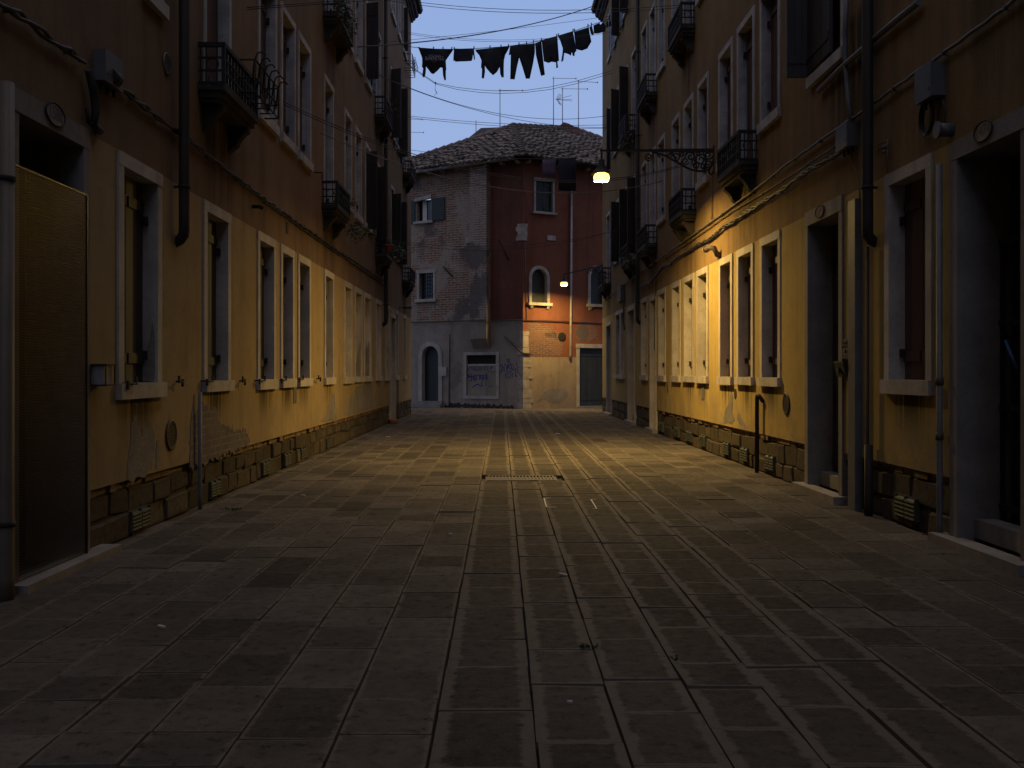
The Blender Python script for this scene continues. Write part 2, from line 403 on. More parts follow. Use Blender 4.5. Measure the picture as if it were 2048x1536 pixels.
# ------------------------------------------------------------------ the ground
g = MB(); g.quad((-400, -400, -.045), (400, -400, -.045), (400, 400, -.045), (-400, 400, -.045)); g.build('ground', 'bed', kind='structure')
rows = [-3.0, -2.72, -2.45, -2.13, -1.83, -1.52, -1.22, -.90, -.565, -.237, .116, .413, .732, 1.035, 1.355, 1.65, 1.94, 2.30, 2.62, 2.93, 3.25, 3.6]
pv = MB()
GR = (-.19, .66, 11.55, 12.2)
def putg(a, b, h): return (a, b, h)
for i in range(len(rows)-1):
    a0, a1 = rows[i]+.002, rows[i+1]-.002
    y = -3 + rnd.random()*.4
    centre = -.3 < (a0+a1)/2 < 1.7
    while y < 32.1:
        ln = rnd.choice([.33, .4, .45, .5, .38, .55, .62]) * (1.0 if centre else .92)
        y1 = min(y+ln, 32.2)
        inch = a1 > GR[0] and a0 < GR[1]-.05
        if inch and y1 > GR[2] and y < GR[3]:
            if y < GR[2]-.15: y1 = GR[2]
            else:
                y = GR[3]; continue
        base = .10 if centre else (.48 if a0 < 0 else .32)
        tone = min(1, max(0, rnd.gauss(base, .08 if centre else .20)))
        if rnd.random() < .12: tone = rnd.uniform(.0, .15)
        pv.slab(a0, a1, y+.0015, y1-.0015, 0, putg, tone, 1.0 if (not centre and rnd.random() < .6) else .4, inset=rnd.uniform(.07, .10) if centre else rnd.uniform(.03, .055), inset2=rnd.uniform(.025, .05) if centre else rnd.uniform(.015, .035), eg=0.0 if centre else .28, jit=.003, dh=.004, e=.003)
        y = y1
b = 32.2
while b < 40:                                                     # the street that crosses at the far end runs the other way
    b1 = b + rnd.uniform(.38, .48); a = -9 + rnd.random()
    while a < 9:
        a1 = a + rnd.uniform(.5, 1.0)
        pv.slab(a+.004, a1-.004, b+.004, b1-.004, 0, putg, min(1, max(0, rnd.gauss(.62, .14))), .5, inset=.05)
        a = a1
    b = b1
pv.build('pavement', 'pave', kind='structure')
# kerb-like pale joint strips either side of the middle lanes are part of the slabs; grate and marks follow
gr = MB(); gr.box(GR[0], GR[1], GR[2]+.03, GR[3]-.03, -.03, -.014)
gr.box(GR[0]+.02, GR[1]-.02, GR[2]+.04, GR[2]+.09, -.0139, .001); gr.box(GR[0]+.02, GR[1]-.02, GR[3]-.1, GR[3]-.05, -.0139, .001)
for k in range(20):
    a = GR[0]+.03 + k*(GR[1]-GR[0]-.08)/19
    gr.box(a, a+.018, GR[2]+.0905, GR[3]-.1005, -.0138, -.0005)
gr.build('drain_grate', 'grate', label='iron drain grate set into the middle of the paving', cat='drain grate')
def mark(pts, wd, label):
    m = MB()
    P = [gnd(x, y) for x, y in pts]
    for (xa, ya), (xb, yb) in zip(P, P[1:]):
        d = Vector((xb-xa, yb-ya)); n = Vector((-d.y, d.x)).normalized()*wd
        m.prism([(xa-n.x, ya-n.y), (xb-n.x, yb-n.y), (xb+n.x, yb+n.y), (xa+n.x, ya+n.y)], .0055, .0075, lambda p, q, w: (p, q, w))
    m.build('paint_mark', 'white', label=label, cat='ground mark')
mark([(1101, 997), (1088, 998), (1093, 1015), (1113, 1015.5)], .006, 'white bracket-shaped mark on the paving in front of the drain grate')
mark([(1193, 999.5), (1182, 1000), (1193, 1018), (1186, 1018.5)], .005, 'thin white angled mark on paving right of the bracket-shaped mark')
def scrap(x, y, s, lab, mat='litter', nm='litter', cat='litter'):
    a, b_ = gnd(x, y); m = MB(); n = 7; t0 = rnd.random()*6
    ring = [(a + s*rnd.uniform(.6, 1.2)*math.cos(t0+2*math.pi*k/n)*1.6, b_ + s*rnd.uniform(.6, 1.2)*math.sin(t0+2*math.pi*k/n)) for k in range(n)]
    m.prism(ring, .003, .012, lambda p, q, w: (p, q, w + .006*math.sin(40*p)))
    m.build(nm, mat, label=lab, cat=cat)
scrap(606, 993, .022, 'pale paper scrap on the paving by the left wall')
scrap(775, 874, .035, 'white scrap on the lamplit paving, farther up by the left wall')
scrap(900, 1070, .014, 'thin pale butt on the left slabs before the grate')
scrap(1126, 1152, .018, 'pale crumb stuck by a joint in the middle lane of paving')
scrap(1140, 1405, .008, 'tiny white crumb on the nearest dark middle slabs')
scrap(322, 1257, .014, 'small white scrap on the large slabs lower left')
scrap(1115, 868, .03, 'white speck on the lamplit paving below the far wall')
for (px, py, sx, n_, lab) in ((1172, 1299, .035, 14, 'small green weed growing in a joint of the middle lane'), (1352, 1322, .012, 5, 'tiny weed in the joint right of the middle lane'),
                              (462, 1021, .10, 30, 'low weeds along the foot of the left wall near the grey pipe'), (1876, 1072, .06, 26, 'weeds at the foot of the pipe beside the right doorstep')):
    a, b_ = gnd(px, py); m = MB()
    for _ in range(n_):
        x, y_ = a + rnd.gauss(0, sx*.6), b_ + rnd.gauss(0, sx*.2); t = rnd.uniform(0, 6.28); l_ = rnd.uniform(.015, .04)
        m.quad((x, y_, .0), (x+l_*math.cos(t)*.5+.006, y_+l_*math.sin(t)*.5, l_*.6), (x+l_*math.cos(t), y_+l_*math.sin(t), l_*.75), (x+l_*math.cos(t)*.5-.006, y_+l_*math.sin(t)*.5, l_*.6))
    m.build('weed', 'moss', label=lab, cat='weed')

# ------------------------------------------------------------------ facade parts
def facade(name, T, u0, u1, z0, z1, holes, mat, parent, v=0.0, solid=.0):
    hs = [(max(a, u0), min(b, u1), max(c, z0), min(d, z1)) for a, b, c, d in holes if b > u0 and a < u1 and d > z0 and c < z1]
    us = sorted({u0, u1, *[h[0] for h in hs], *[h[1] for h in hs]}); zs = sorted({z0, z1, *[h[2] for h in hs], *[h[3] for h in hs]})
    m = MB(T)
    for a, b in zip(us, us[1:]):
        if b-a < 1e-6: continue
        for c, d in zip(zs, zs[1:]):
            if d-c < 1e-6: continue
            mu, mz = (a+b)/2, (c+d)/2
            if any(h[0] < mu < h[1] and h[2] < mz < h[3] for h in hs): continue
            m.quad((a, v, c), (b, v, c), (b, v, d), (a, v, d))
    return m.build(name, mat, parent)

def leaf_panel(m, u0, u1, v, z0, z1, planks=3, th=.03):
    w_ = (u1-u0)/planks
    for k in range(planks): m.box(u0+k*w_+.003, u0+(k+1)*w_-.003, v-th-.001*(k % 2), v-.002*(k % 2), z0, z1)
    for zz in (z0+(z1-z0)*.12, z0+(z1-z0)*.88): m.box(u0+.02, u1-.02, v+.0005, v+.016, zz-.04, zz+.04)

def window(T, parent, u0, u1, zs, zt, shut='shut_g', d=.11, fw=.1, stone='stone', sill=True, sillh=.11, frame_top=None, nhinge=True, label=None):
    """stone surround, sill and closed leaves set back in the reveal; returns the hole"""
    m = MB(T); pr = .018
    zi = zs + (sillh if sill else 0)
    j = lambda: rnd.uniform(-.004, .004)
    m.box(u0, u0+fw, -d-.06, pr+j(), zi, zt-fw); m.box(u1-fw, u1, -d-.06, pr+j(), zi, zt-fw)
    m.box(u0, u1, -d-.06, pr+.003, zt-fw, zt)
    w_ = m.build('window', stone, parent, label=label)
    if sill:
        s_ = MB(T); s_.box(u0-.02+j(), u1+.02+j(), -d-.06, .05, zs+j()*2, zi); s_.build('sill', stone, w_)
    a, b_ = u0+fw, u1-fw; mid = (a+b_)/2
    for (p, q) in ((a, mid-.004), (mid+.004, b_)):
        l_ = MB(T); leaf_panel(l_, p, q, -d, zi, zt-fw, 3); lo = l_.build('shutter', shut, w_)
        if nhinge:
            e = q-.05 if q > mid+.01 else p+.01
            for zz in (zi+.22, zt-fw-.3): h_ = MB(T); h_.box(e, e+.04, -d+.017, -d+.05, zz-.035, zz+.035); h_.build('hinge', 'iron', lo)
    bk = MB(T); bk.quad((a, -d-.05, zi), (b_, -d-.05, zi), (b_, -d-.05, zt-fw), (a, -d-.05, zt-fw)); bk.build('pane', 'dark', w_)
    return w_, (u0, u1, zs, zt)

def doorway(T, parent, u0, u1, zt, d=.25, fw=.1, stone='greystone', mat='door', lintel=.13, zb=0.0, deep_panels=True, label=None):
    m = MB(T)
    m.box(u0, u0+fw, -d-.1, .02, zb, zt-lintel); m.box(u1-fw, u1, -d-.1, .023, zb, zt-lintel); m.box(u0, u1, -d-.1, .026, zt-lintel, zt)
    w_ = m.build('doorway', stone, parent, label=label)
    l_ = MB(T); a, b_ = u0+fw, u1-fw
    leaf_panel(l_, a, b_, -d-.02, zb, zt-lintel, 4)
    if deep_panels:
        for zz in (.35, 1.05, 1.75): l_.box(a+.08, b_-.08, -d-.0195, -d+.004, zz, zz+.55)
    lo = l_.build('door', mat, w_)
    h_ = MB(T); h_.lathe([(.012, 0), (.012, .04), (.028, .05), (.028, .075), (.01, .085)], (a+.07, -d-.005, 1.05), 10, 'v'); h_.build('handle', 'iron', lo)
    return w_, (u0, u1, zb, zt)

def balcony(T, parent, u0, zs, zr, ln=1.27, pro=.25, mat='darkstone', label=None):
    m = MB(T); u1 = u0+ln
    m.box(u0, u1, 0.0, pro, zs-.05, zs); m.box(u0+.03, u1-.03, 0.0, pro-.035, zs-.11, zs-.05); m.box(u0+.06, u1-.06, 0.0, pro-.07, zs-.15, zs-.11)
    b_ = m.build('balcony', mat, parent, label=label)
    for uc in (u0+.2, u1-.2):
        k = MB(T)
        prof = [(0, zs-.15), (pro-.05, zs-.15), (pro-.05, zs-.19), (pro-.09, zs-.215), (pro-.12, zs-.25), (.10, zs-.29), (.09, zs-.33), (.05, zs-.36), (0, zs-.4)]
        k.prism(prof, uc-.055, uc+.055, lambda p, q, w: (w, p, q)); k.build('bracket', mat, b_)
    r = MB(T); o = pro-.02; a, b = u0+.03, u1-.03; t = .011
    def bar(p, q, th=t):
        x0, x1 = sorted((p[0], q[0])); y0, y1 = sorted((p[1], q[1])); z0, z1 = sorted((p[2], q[2]))
        r.box(x0-th, x1+th, y0-th, y1+th, z0-th, z1+th)
    H = zr-zs
    for zz, th in ((zr, .02), (zs+.02, .012), (zs+H*.36, .0092), (zs+H*.68, .0092)):
        bar((a, o, zz), (b, o, zz), th)
        for e in (a, b): bar((e, .0, zz+.0013), (e, o-.001, zz+.0013), th-.0007)
    nv = max(4, int(ln/.115))
    for k in range(nv+1):
        x = a + (b-a)*k/nv; bar((x, o+.0017, zs+.01), (x, o+.0017, zr), .0095 if 0 < k < nv else .017)
    for e in (a, b):
        for vv in (.02, .07, o-.06): bar((e+.0011, vv, zs+.01), (e+.0011, vv, zr), .0066)
    for e in (a, b):
        cc = [(e, (o+.03)/2 + .055*math.cos(q*math.pi/7), zs+H*.52+.055*math.sin(q*math.pi/7)) for q in range(14)]
        r.tube(cc, .006, 4, True)
    for k in range(nv//2):
        x = a + (b-a)*(2*k+1)/nv
        r.tube([(x+.045*math.cos(q*math.pi/6), o, zs+H*.52+.045*math.sin(q*math.pi/6)) for q in range(12)], .0055, 4, True)
    r.build('railing', 'iron', b_)
    return b_

def open_leaf(T, parent, u0, v0, u1, v1, z0, z1, mat='shut_d', th=.035):
    """a shutter leaf standing open, from hinge (u0,v0) to (u1,v1)"""
    m = MB(T); d = Vector((u1-u0, v1-v0)); n = Vector((-d.y, d.x)).normalized()*th/2
    for k in range(3):
        p = Vector((u0, v0)) + d*(k/3+.006); q = Vector((u0, v0)) + d*((k+1)/3-.006)
        m.prism([tuple(p-n), tuple(q-n), tuple(q+n), tuple(p+n)], z0, z1, lambda a, b_, w: (a, b_, w))
    for zz in (z0+.18, z1-.22):
        p = Vector((u0, v0)) + d*.04; q = Vector((u0, v0)) + d*.96; n2 = n*1.5
        m.prism([tuple(p-n2), tuple(q-n2), tuple(q+n2), tuple(p+n2)], zz-.04, zz+.04, lambda a, b_, w: (a, b_, w))
    return m.build('shutter', mat, parent)

def base_wall(T, u0, u1, h, gaps, parent):
    put = lambda a, b, c: (a, c, b)
    edges = [u0] + [x for g_ in sorted(gaps) for x in g_] + [u1]
    for p0, q0 in zip(edges[::2], edges[1::2]):           # one stretch of base between two doorways
        if q0-p0 < .05: continue
        m = MB(T); m.quad((p0, -.045, 0), (q0, -.045, 0), (q0, -.045, h+.02), (p0, -.045, h+.02)); bj = m.build('base_joints', 'mortar', parent)
        m = MB(T); zs = [0.0, .20, h-.065]
        for (z0, z1) in zip(zs, zs[1:]):
            u = p0
            while u < q0-.02:
                ue = min(u+rnd.uniform(.22, .6), q0)
                if q0-ue < .1: ue = q0
                dz = rnd.uniform(-.025, .025) if z0 > 0 else 0
                m.slab(u+.001, ue-.001, z0+dz-.002, z1-.001, rnd.uniform(-.034, -.012), put, min(1, max(0, rnd.gauss(.42, .25))), .9, inset=.05, e=.02, drop=.026, jit=.018, dh=.010)
                u = ue
        m.build('stone_base', 'base', parent)
        c = MB(T); x = p0
        while x < q0-.03:
            x1 = min(x+rnd.uniform(.11, .25), q0); vv = rnd.uniform(-.042, -.006) if rnd.random() > .12 else -.044
            c.box(x+.002, x1-.002, -.05, vv, h-.06, h+.006*rnd.random()); x = x1
        c.build('brick_course', 'course', parent)

def patch(T, P, pts, parent, mat='render', rough_=.02, v=.004, label=None):
    """ragged area of fallen paint, traced as (pixel) outline, slightly proud sheet"""
    loc = [P(x, y) for x, y in pts]; o = []
    n = len(loc)
    for k in range(n):
        a, b = Vector((loc[k][0], loc[k][2])), Vector((loc[(k+1) % n][0], loc[(k+1) % n][2]))
        m_ = max(1, int((b-a).length/.035))
        for q in range(m_):
            p = a.lerp(b, q/m_); o.append((p.x+rnd.uniform(-rough_, rough_), p.y+rnd.uniform(-rough_, rough_)*1.5))
    mb = MB(T); mb.prism(o, .0, v, lambda p, q, w: (p, w, q))
    ob = mb.build('bare_patch', mat, parent, label=label)
    bm = bmesh.new(); bm.from_mesh(ob.data); bmesh.ops.triangulate(bm, faces=[f for f in bm.faces if len(f.verts) > 4]); bm.to_mesh(ob.data); bm.free()
    return ob

def base_vent(T, parent, u0, u1, z0, z1):
    m = MB(T); m.box(u0, u1, -.03, -.012, z0, z1)
    mid = (u0+u1)/2
    for (a, b_) in ((u0+.012, mid-.01), (mid+.01, u1-.012)):
        n_ = 5
        for k in range(n_):
            zz = z0+.012 + k*(z1-z0-.02)/n_
            m.prism([(-.012, zz), (.016, zz), (.012, zz+.014), (-.012, zz+(z1-z0)/n_*.7)], a, b_, lambda p, q, w: (w, p, q))
    for (a, b_) in ((u0, u0+.0119), (mid-.0099, mid+.0099), (u1-.0119, u1)): m.box(a, b_, -.012, .010, z0, z1)
    m.build('vent', 'vent', parent)
def round_vent(T, parent, uc, zc, ru, mat='pipe', rim='rust', v=.0):
    m = MB(T); m.lathe([(ru, v), (ru, v+.014), (ru*.86, v+.018), (ru*.84, v+.006)], (uc, 0, zc), 22, 'v')
    o = m.build('vent', rim, parent); s_ = MB(T)
    for k in range(9):
        zz = zc - ru*.75 + k*ru*1.5/8; hw = math.sqrt(max(0, (ru*.82)**2-(zz-zc)**2))
        s_.box(uc-hw, uc+hw, v+.0065, v+.0135, zz-ru*.055, zz+ru*.055)
    s_.build('louvre', mat, o)
def hook(T, parent, u, z, s=1, ln=.12):
    m = MB(T); m.tube([(u, 0, z), (u, .05, z), (u+s*ln*.2, .07, z-.004), (u+s*ln, .07, z)], .009, 5)
    m.box(u+s*ln-.012, u+s*ln+.012, .062, .078, z-.012, z+.05); m.box(u-.012, u+.012, .05, .068, z-.045, z+.02)
    m.build('shutter_hook', 'iron', parent)
def drainpipe(T, parent, u, zb, zt, r=.045, mat='pipe', v=.085, elbow=True, name='drainpipe', brk=True):
    m = MB(T); pts = [(u, v, zt), (u, v, zb+.12)]
    if elbow: pts += [(u, v, zb+.06), (u+.02, v-.01, zb+.01), (u+.05, v-.05, zb-.03), (u+.07, -.02, zb-.05)]
    else: pts += [(u, v, zb)]
    m.tube(pts, r, 12)
    o = m.build(name, mat, parent)
    if brk:
        k = MB(T); z = zb+.4
        while z < zt:
            k.lathe([(r+.002, 0), (r+.008, .002), (r+.008, .028), (r+.002, .03)], (u, v, z), 12); k.box(u-.008, u+.008, -.01, v-r, z+.005, z+.025); z += 1.9
        k.build('bracket', 'iron', o)
    return o

# ------------------------------------------------------------------ LEFT terrace
U0, UE_L, UE_R = -18.0, 30.2, 31.0
left = thing('terrace_building', 'long yellow and ochre plastered terrace lining the left of the street', 'building', TL((12, 0, 0)))
ZB, ZC, ZT = .445, 2.875, 11.85
holes = []
def add(h): holes.append(h); return h
pxL0 = [(233, 321, 'shut_g', .11), (405, 459, 'shut_g', .11), (513.3, 549.3, 'shut_g', .11), (559.7, 586.4, 'shut_g', .115), (594.4, 619.3, 'shut_g', .115), (647.1, 666.4, 'shut_g', .13),
        (686.9, 702.9, 'shut_p', .14), (708.7, 723.7, 'shut_p', .14), (727.9, 741.3, 'shut_p', .14), (751.3, 761.4, 'shut_p', .14), (769.5, 778.5, 'shut_p', .14), (790, 795.6, 'shut_g', .14), (806, 811, 'shut_g', .14)]
for k, (a, b, m_, d_) in enumerate(pxL0):
    w_, h = window(TL, left, uL(a), uL(b), 1.06, 2.87, m_, d_); add(h)
w_, h = doorway(TL, left, 5.67, 6.75, 2.885, .34, .10, 'greystone', 'dark', .135, label='dark open doorway behind the tall perforated panel'); add(h)
w_, h = doorway(TL, left, uL(780.5), uL(790), 2.72, .18, .07, 'stone', 'doorgrey', .1); add(h)
f1 = [(285, 325, 0), (405.6, 460, 1), (515, 551, 0), (560.5, 589, 0), (595, 620, 0), (647, 666.5, 1), (687.6, 702.7, 0), (709.7, 722.8, 0), (729.5, 740, 0), (752, 762, 1), (781, 787.5, 0), (793.5, 801.5, 0), (806.5, 812, 1)]
for a, b, dr in f1:
    zb = 3.84 if dr else 4.16
    if a < 420 and dr: zb = 3.9
    w_, h = window(TL, left, uL(a), uL(b), zb, 5.92, 'shut_r' if a < 700 else 'shut_g', .10, .085, 'upstone', not dr); add(h)
f2 = [(647, 666.5, 1), (687.6, 702.7, 0), (709.7, 722.8, 0), (730, 740, 0), (751, 761, 1), (781, 787.5, 0), (793.5, 801.5, 0), (806.5, 812, 1)]
for a, b, dr in f2:
    w_, h = window(TL, left, uL(a), uL(b), 6.84 if dr else 7.10, 8.85, 'shut_r', .10, .085, 'upstone', not dr); add(h)
for a, b in ((781, 790), (795, 801), (806, 812)):
    w_, h = window(TL, left, uL(a), uL(b), 10.15, 11.5, 'shut_r', .10, .085, 'upstone'); add(h)
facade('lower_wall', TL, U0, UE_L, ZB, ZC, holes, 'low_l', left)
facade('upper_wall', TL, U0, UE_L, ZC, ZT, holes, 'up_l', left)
base_wall(TL, U0, UE_L, ZB, [(5.67, 6.75), (uL(780.5), uL(790))], left)
m = MB(TL)                                             # hidden sides, roof and end wall
m.quad((UE_L, 0, 0), (UE_L, -7, 0), (UE_L, -7, ZT), (UE_L, 0, ZT)); m.build('end_wall', 'up_l', left)
m = MB(TL); m.quad((U0, -7, 0), (UE_L, -7, 0), (UE_L, -7, ZT), (U0, -7, ZT)); m.quad((U0, 0, 0), (U0, -7, 0), (U0, -7, ZT), (U0, 0, ZT)); m.build('back_wall', 'up_l', left)
def eave(T, parent, ue, zt, depth=7):
    m = MB(T)
    prof = [(-.05, zt), (.05, zt), (.06, zt+.05), (.11, zt+.07), (.13, zt+.13), (.19, zt+.15), (.22, zt+.21), (.22, zt+.27), (-.05, zt+.27)]
    m.prism(prof, U0, ue+.12, lambda p, q, w: (w, p, q)); m.build('cornice', 'darkstone', parent)
    r_ = MB(T); r_.prism([(.30, zt+.275), (.30, zt+.32), (-depth/2, zt+1.7), (-depth, zt+.3), (-depth, zt+.275)], U0, ue+.15, lambda p, q, w: (w, p, q)); ro = r_.build('roof', 'roofbed', parent)
    t_ = MB(T); x = U0
    while x < ue+.1:
        t_.tube([(x, .33, zt+.335), (x, -.6, zt+.70)], .07, 6); x += .19
    t_.build('roof_tiles', 'tile', ro)
eave(TL, left, UE_L, ZT)
for k, (x, zs, zr) in enumerate(BAL_L):
    balcony(TL, left, uL(x), zs, zr, 1.27 if x != 645 or zs < 5 else 1.5)
drainpipe(TL, left, 8.54, 2.42, ZT, .046); drainpipe(TL, left, 23.1, 2.40, ZT, .046)
drainpipe(TL, left, 9.13, 0, 1.07, .018, 'gpipe', .04, False, 'gas_pipe', False)
drainpipe(TL, left, uL(796, .04), 0, 1.05, .018, 'rust', .04, False, 'gas_pipe', False)
drainpipe(TL, left, 5.50, 0, zat(165, 5.5), .05, 'cream', .07, False, 'drainpipe', True)
for x0, x1, ya, yb in ((262, 299, 1026, 1066), (421, 440, 969, 1001), (525, 539, 927, 960), (569, 581, 915, 941), (602, 611, 899, 921), (653, 659.5, 880, 898)):
    a, b = uL(x0), uL(x1); c = (a+b)/2; base_vent(TL, left, a, b, .04, .2)
round_vent(TL, left, *[L(341, 870)[i] for i in (0, 2)], .13)
round_vent(TL, left, *[L(332, 127)[i] for i in (0, 2)], .09, 'gpipe', 'plate')
for x, y, s_ in ((240, 767, 1), (352, 763, -1), (402, 762, 1), (479, 762, -1), (509, 761, 1), (554, 760, 1), (590, 758, 1), (633, 757, -1)):
    p = L(x, y); hook(TL, left, p[0], p[2], s_, .13 if x < 500 else .2)
for (x0, x1, y0, y1) in ((586, 592.2, 774, 807), (571.5, 575.5, 443, 466)):
    a, b = L(x0, y1), L(x1, y1); m = MB(TL); m.box(a[0], b[0], 0, .008, a[2], zat(y0, a[0])); m.build('cover_plate', 'pipe' if y0 < 500 else 'gpipe', left)
m = MB(TL); p = L(505, 413); m.tube([(p[0], 0, p[2]), (p[0], .09, p[2]), (p[0]-.08, .12, p[2]-.03)], .022, 7); m.build('bracket', 'iron', left)
m = MB(TL); p = L(628, 345); m.tube([(p[0], 0, p[2]), (p[0], .12, p[2]), (p[0], .12, p[2]-.1)], .01, 5); m.build('bracket', 'iron', left)
# fallen paint on the left
patch(TL, L, [(252, 962), (258, 905), (262, 850), (266, 828), (272, 838), (282, 868), (292, 850), (303, 848), (309, 862), (308, 900), (303, 935), (285, 955)], left, 'render')
patch(TL, L, [(311, 935), (313, 885), (318, 882), (319, 912), (315, 940)], left, 'render', .01)
patch(TL, L, [(378, 940), (380, 850), (385, 808), (389, 838), (403, 806), (418, 820), (433, 812), (436, 846), (462, 856), (478, 862), (490, 860), (500, 888), (470, 900), (430, 918)], left, 'bare', .02, .005)
patch(TL, L, [(641, 842), (652, 834), (656, 808), (662, 798), (664, 786), (669, 790), (670, 825), (674, 834), (668, 840)], left, 'render', .02)
patch(TL, L, [(690, 830), (696, 812), (702, 784), (704, 800), (712, 774), (726, 766), (744, 765), (746, 815), (720, 824)], left, 'render', .02)
for (xx, yy) in ((722, 683), (739.3, 680), (310, 640)):   # where render fell off inside the reveal
    m = MB(TL); p = L(xx, yy); m.poly([(p[0]-.004, -.10, 1.18), (p[0]-.004, -.005, 1.18), (p[0]-.004, -.005, p[2]-.1), (p[0]-.004, -.02, p[2]), (p[0]-.004, -.035, p[2]-.12), (p[0]-.004, -.06, p[2]-.22), (p[0]-.004, -.07, p[2]-.38), (p[0]-.004, -.10, p[2]-.42)])
    m.build('bare_reveal', 'render', left)
# open shutters
for a, zlo, zhi in ((731, 4.15, 5.72), (752, 4.0, 5.75), (783, 4.15, 5.7), (796, 4.1, 5.75)):
    u = uL(a); open_leaf(TL, left, u, .02, u-.10, .25, zlo, zhi); open_leaf(TL, left, u+.62, .03, u+1.0, .06, zlo, zhi)
for a, zlo, zhi in ((731.5, 7.2, 8.75), (781, 7.05, 8.75), (796, 6.95, 8.75)):
    u = uL(a); open_leaf(TL, left, u, .02, u-.08, .27, zlo, zhi); open_leaf(TL, left, u+.62, .03, u+1.0, .06, zlo, zhi)
u = uL(806.5); open_leaf(TL, left, u, .02, u-.05, .14, 10.2, 11.4)

# ------------------------------------------------------------------ RIGHT terrace
right = thing('terrace_building', 'long yellow and ochre plastered terrace lining the lamplit right of the street', 'building', TR((12, 0, 0)))
ZBr, ZCr, ZTr = .485, 2.915, 12.15
holes = []
def rw(xa, xb): return uR(xb), uR(xa)
for xa, xb, m_ in ((1232, 1241, 'shut_p'), (1241.5, 1249.5, 'shut_p'), (1283, 1295.5, 'shut_p'), (1316.6, 1332, 'shut_p'), (1345, 1361.7, 'shut_p'), (1368, 1389, 'shut_p'), (1395, 1417.7, 'shut_p'),
                   (1440, 1466.7, 'shut_b'), (1475.7, 1508.5, 'shut_b'), (1522, 1562, 'shut_r'), (1773, 1867, 'shut_r')):
    a, b = rw(xa, xb); w_, h = window(TR, right, a, b, 1.08, 2.91, m_, .115); add(h)
a, b = rw(1613.5, 1688); w_, h = doorway(TR, right, a, b, 2.94, .22, .10, 'greystone', 'door', .15, label='dark recessed doorway with a blank oval plate above'); add(h); DR1 = (a, b)
a, b = rw(1905.7, 2066); w_, h = doorway(TR, right, a, b, 2.90, .34, .11, 'greystone', 'door', .13, label='deep stone doorway with an iron gate inside'); add(h); DR2 = (a, b)
a, b = rw(1213.5, 1223); w_, h = doorway(TR, right, a, b, 2.72, .2, .07, 'stone', 'door', .1); add(h)
a, b = rw(1256.5, 1270); w_, h = doorway(TR, right, a, b, 2.86, .16, .07, 'stone', 'doorgrey', .1); add(h)
a, b = rw(1300.5, 1313); w_, h = doorway(TR, right, a, b, 2.86, .3, .09, 'stone', 'door', .1); add(h)
f1 = [(1622, 1690, 0), (1522, 1562, 0), (1476, 1511, 1), (1439, 1467, 0), (1397, 1418, 0), (1369, 1388, 1), (1345, 1361, 0), (1317, 1331, 0), (1300, 1312, 1), (1284, 1295, 0), (1264, 1274, 1), (1248, 1257, 0), (1231, 1239, 0), (1214, 1221, 1)]
for xa, xb, dr in f1:
    a, b = rw(xa, xb); w_, h = window(TR, right, a, b, 3.9 if dr else 4.22, 5.93, 'shut_r', .10, .085, 'upstone', not dr); add(h)
f2 = [(1397, 1418, 0), (1369, 1388, 1), (1345, 1361, 0), (1317, 1331, 0), (1300, 1312, 1), (1284, 1295, 0), (1264, 1274, 1), (1248, 1257, 0), (1231, 1239, 0), (1214, 1221, 0)]
for xa, xb, dr in f2:
    a, b = rw(xa, xb); w_, h = window(TR, right, a, b, 6.98 if dr else 7.22, 8.95, 'shut_r', .10, .085, 'upstone', not dr); add(h)
for xa, xb in ((1248, 1257), (1232, 1240), (1217, 1223)):
    a, b = rw(xa, xb); w_, h = window(TR, right, a, b, 10.3, 11.7, 'shut_r', .10, .085, 'upstone'); add(h)
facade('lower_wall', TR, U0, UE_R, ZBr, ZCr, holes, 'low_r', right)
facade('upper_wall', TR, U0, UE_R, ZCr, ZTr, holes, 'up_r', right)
base_wall(TR, U0, UE_R, ZBr, sorted([DR1, DR2, rw(1213.5, 1223), rw(1256.5, 1270), rw(1300.5, 1313)]), right)
m = MB(TR); m.quad((UE_R, 0, 0), (UE_R, -7, 0), (UE_R, -7, ZTr), (UE_R, 0, ZTr)); m.build('end_wall', 'up_r', right)
m = MB(TR); m.quad((U0, -7, 0), (UE_R, -7, 0), (UE_R, -7, ZTr), (U0, -7, ZTr)); m.quad((U0, 0, 0), (U0, -7, 0), (U0, -7, ZTr), (U0, 0, ZTr)); m.build('back_wall', 'up_r', right)
eave(TR, right, UE_R, ZTr)
for x, zs, zr in BAL_R: balcony(TR, right, uR(x), zs, zr, 1.25)
drainpipe(TR, right, uR(1735, .085), zat(478, uR(1735, .085))+.03, ZTr, .048); drainpipe(TR, right, uR(1275, .085), 2.42, ZTr, .046)
drainpipe(TR, right, uR(1735, .05), 0, 2.35, .014, 'pipe', .05, False, 'gas_pipe', False)
drainpipe(TR, right, uR(1737, .05)-.003, 0, .62, .036, 'pipe', .051, False, 'pipe_guard', False)
m = MB(TR); a, b = uR(1725), uR(1711); m.box(a, b, 0, .07, 0, zat(397, a)); m.build('cable_duct', 'gpipe', right)
u = uR(1879, .04); drainpipe(TR, right, u, .02, zat(328, u), .022, 'gpipe', .04, False, 'gas_pipe', False)
for yy in (770, 880): m = MB(TR); m.lathe([(.03, 0), (.03, .055)], (u, .04, zat(yy, u)), 8); m.build('pipe_joint', 'rust', right)
u = uR(1514, .06); m = MB(TR); zt_ = zat(791, u); m.tube([(u, .06, 0), (u, .06, zt_-.03), (u-.02, .06, zt_), (u-.06, .055, zt_), (u-.085, .03, zt_-.04), (u-.085, .0, zt_-.08)], .026, 8); m.build('gas_pipe', 'pipe', right)
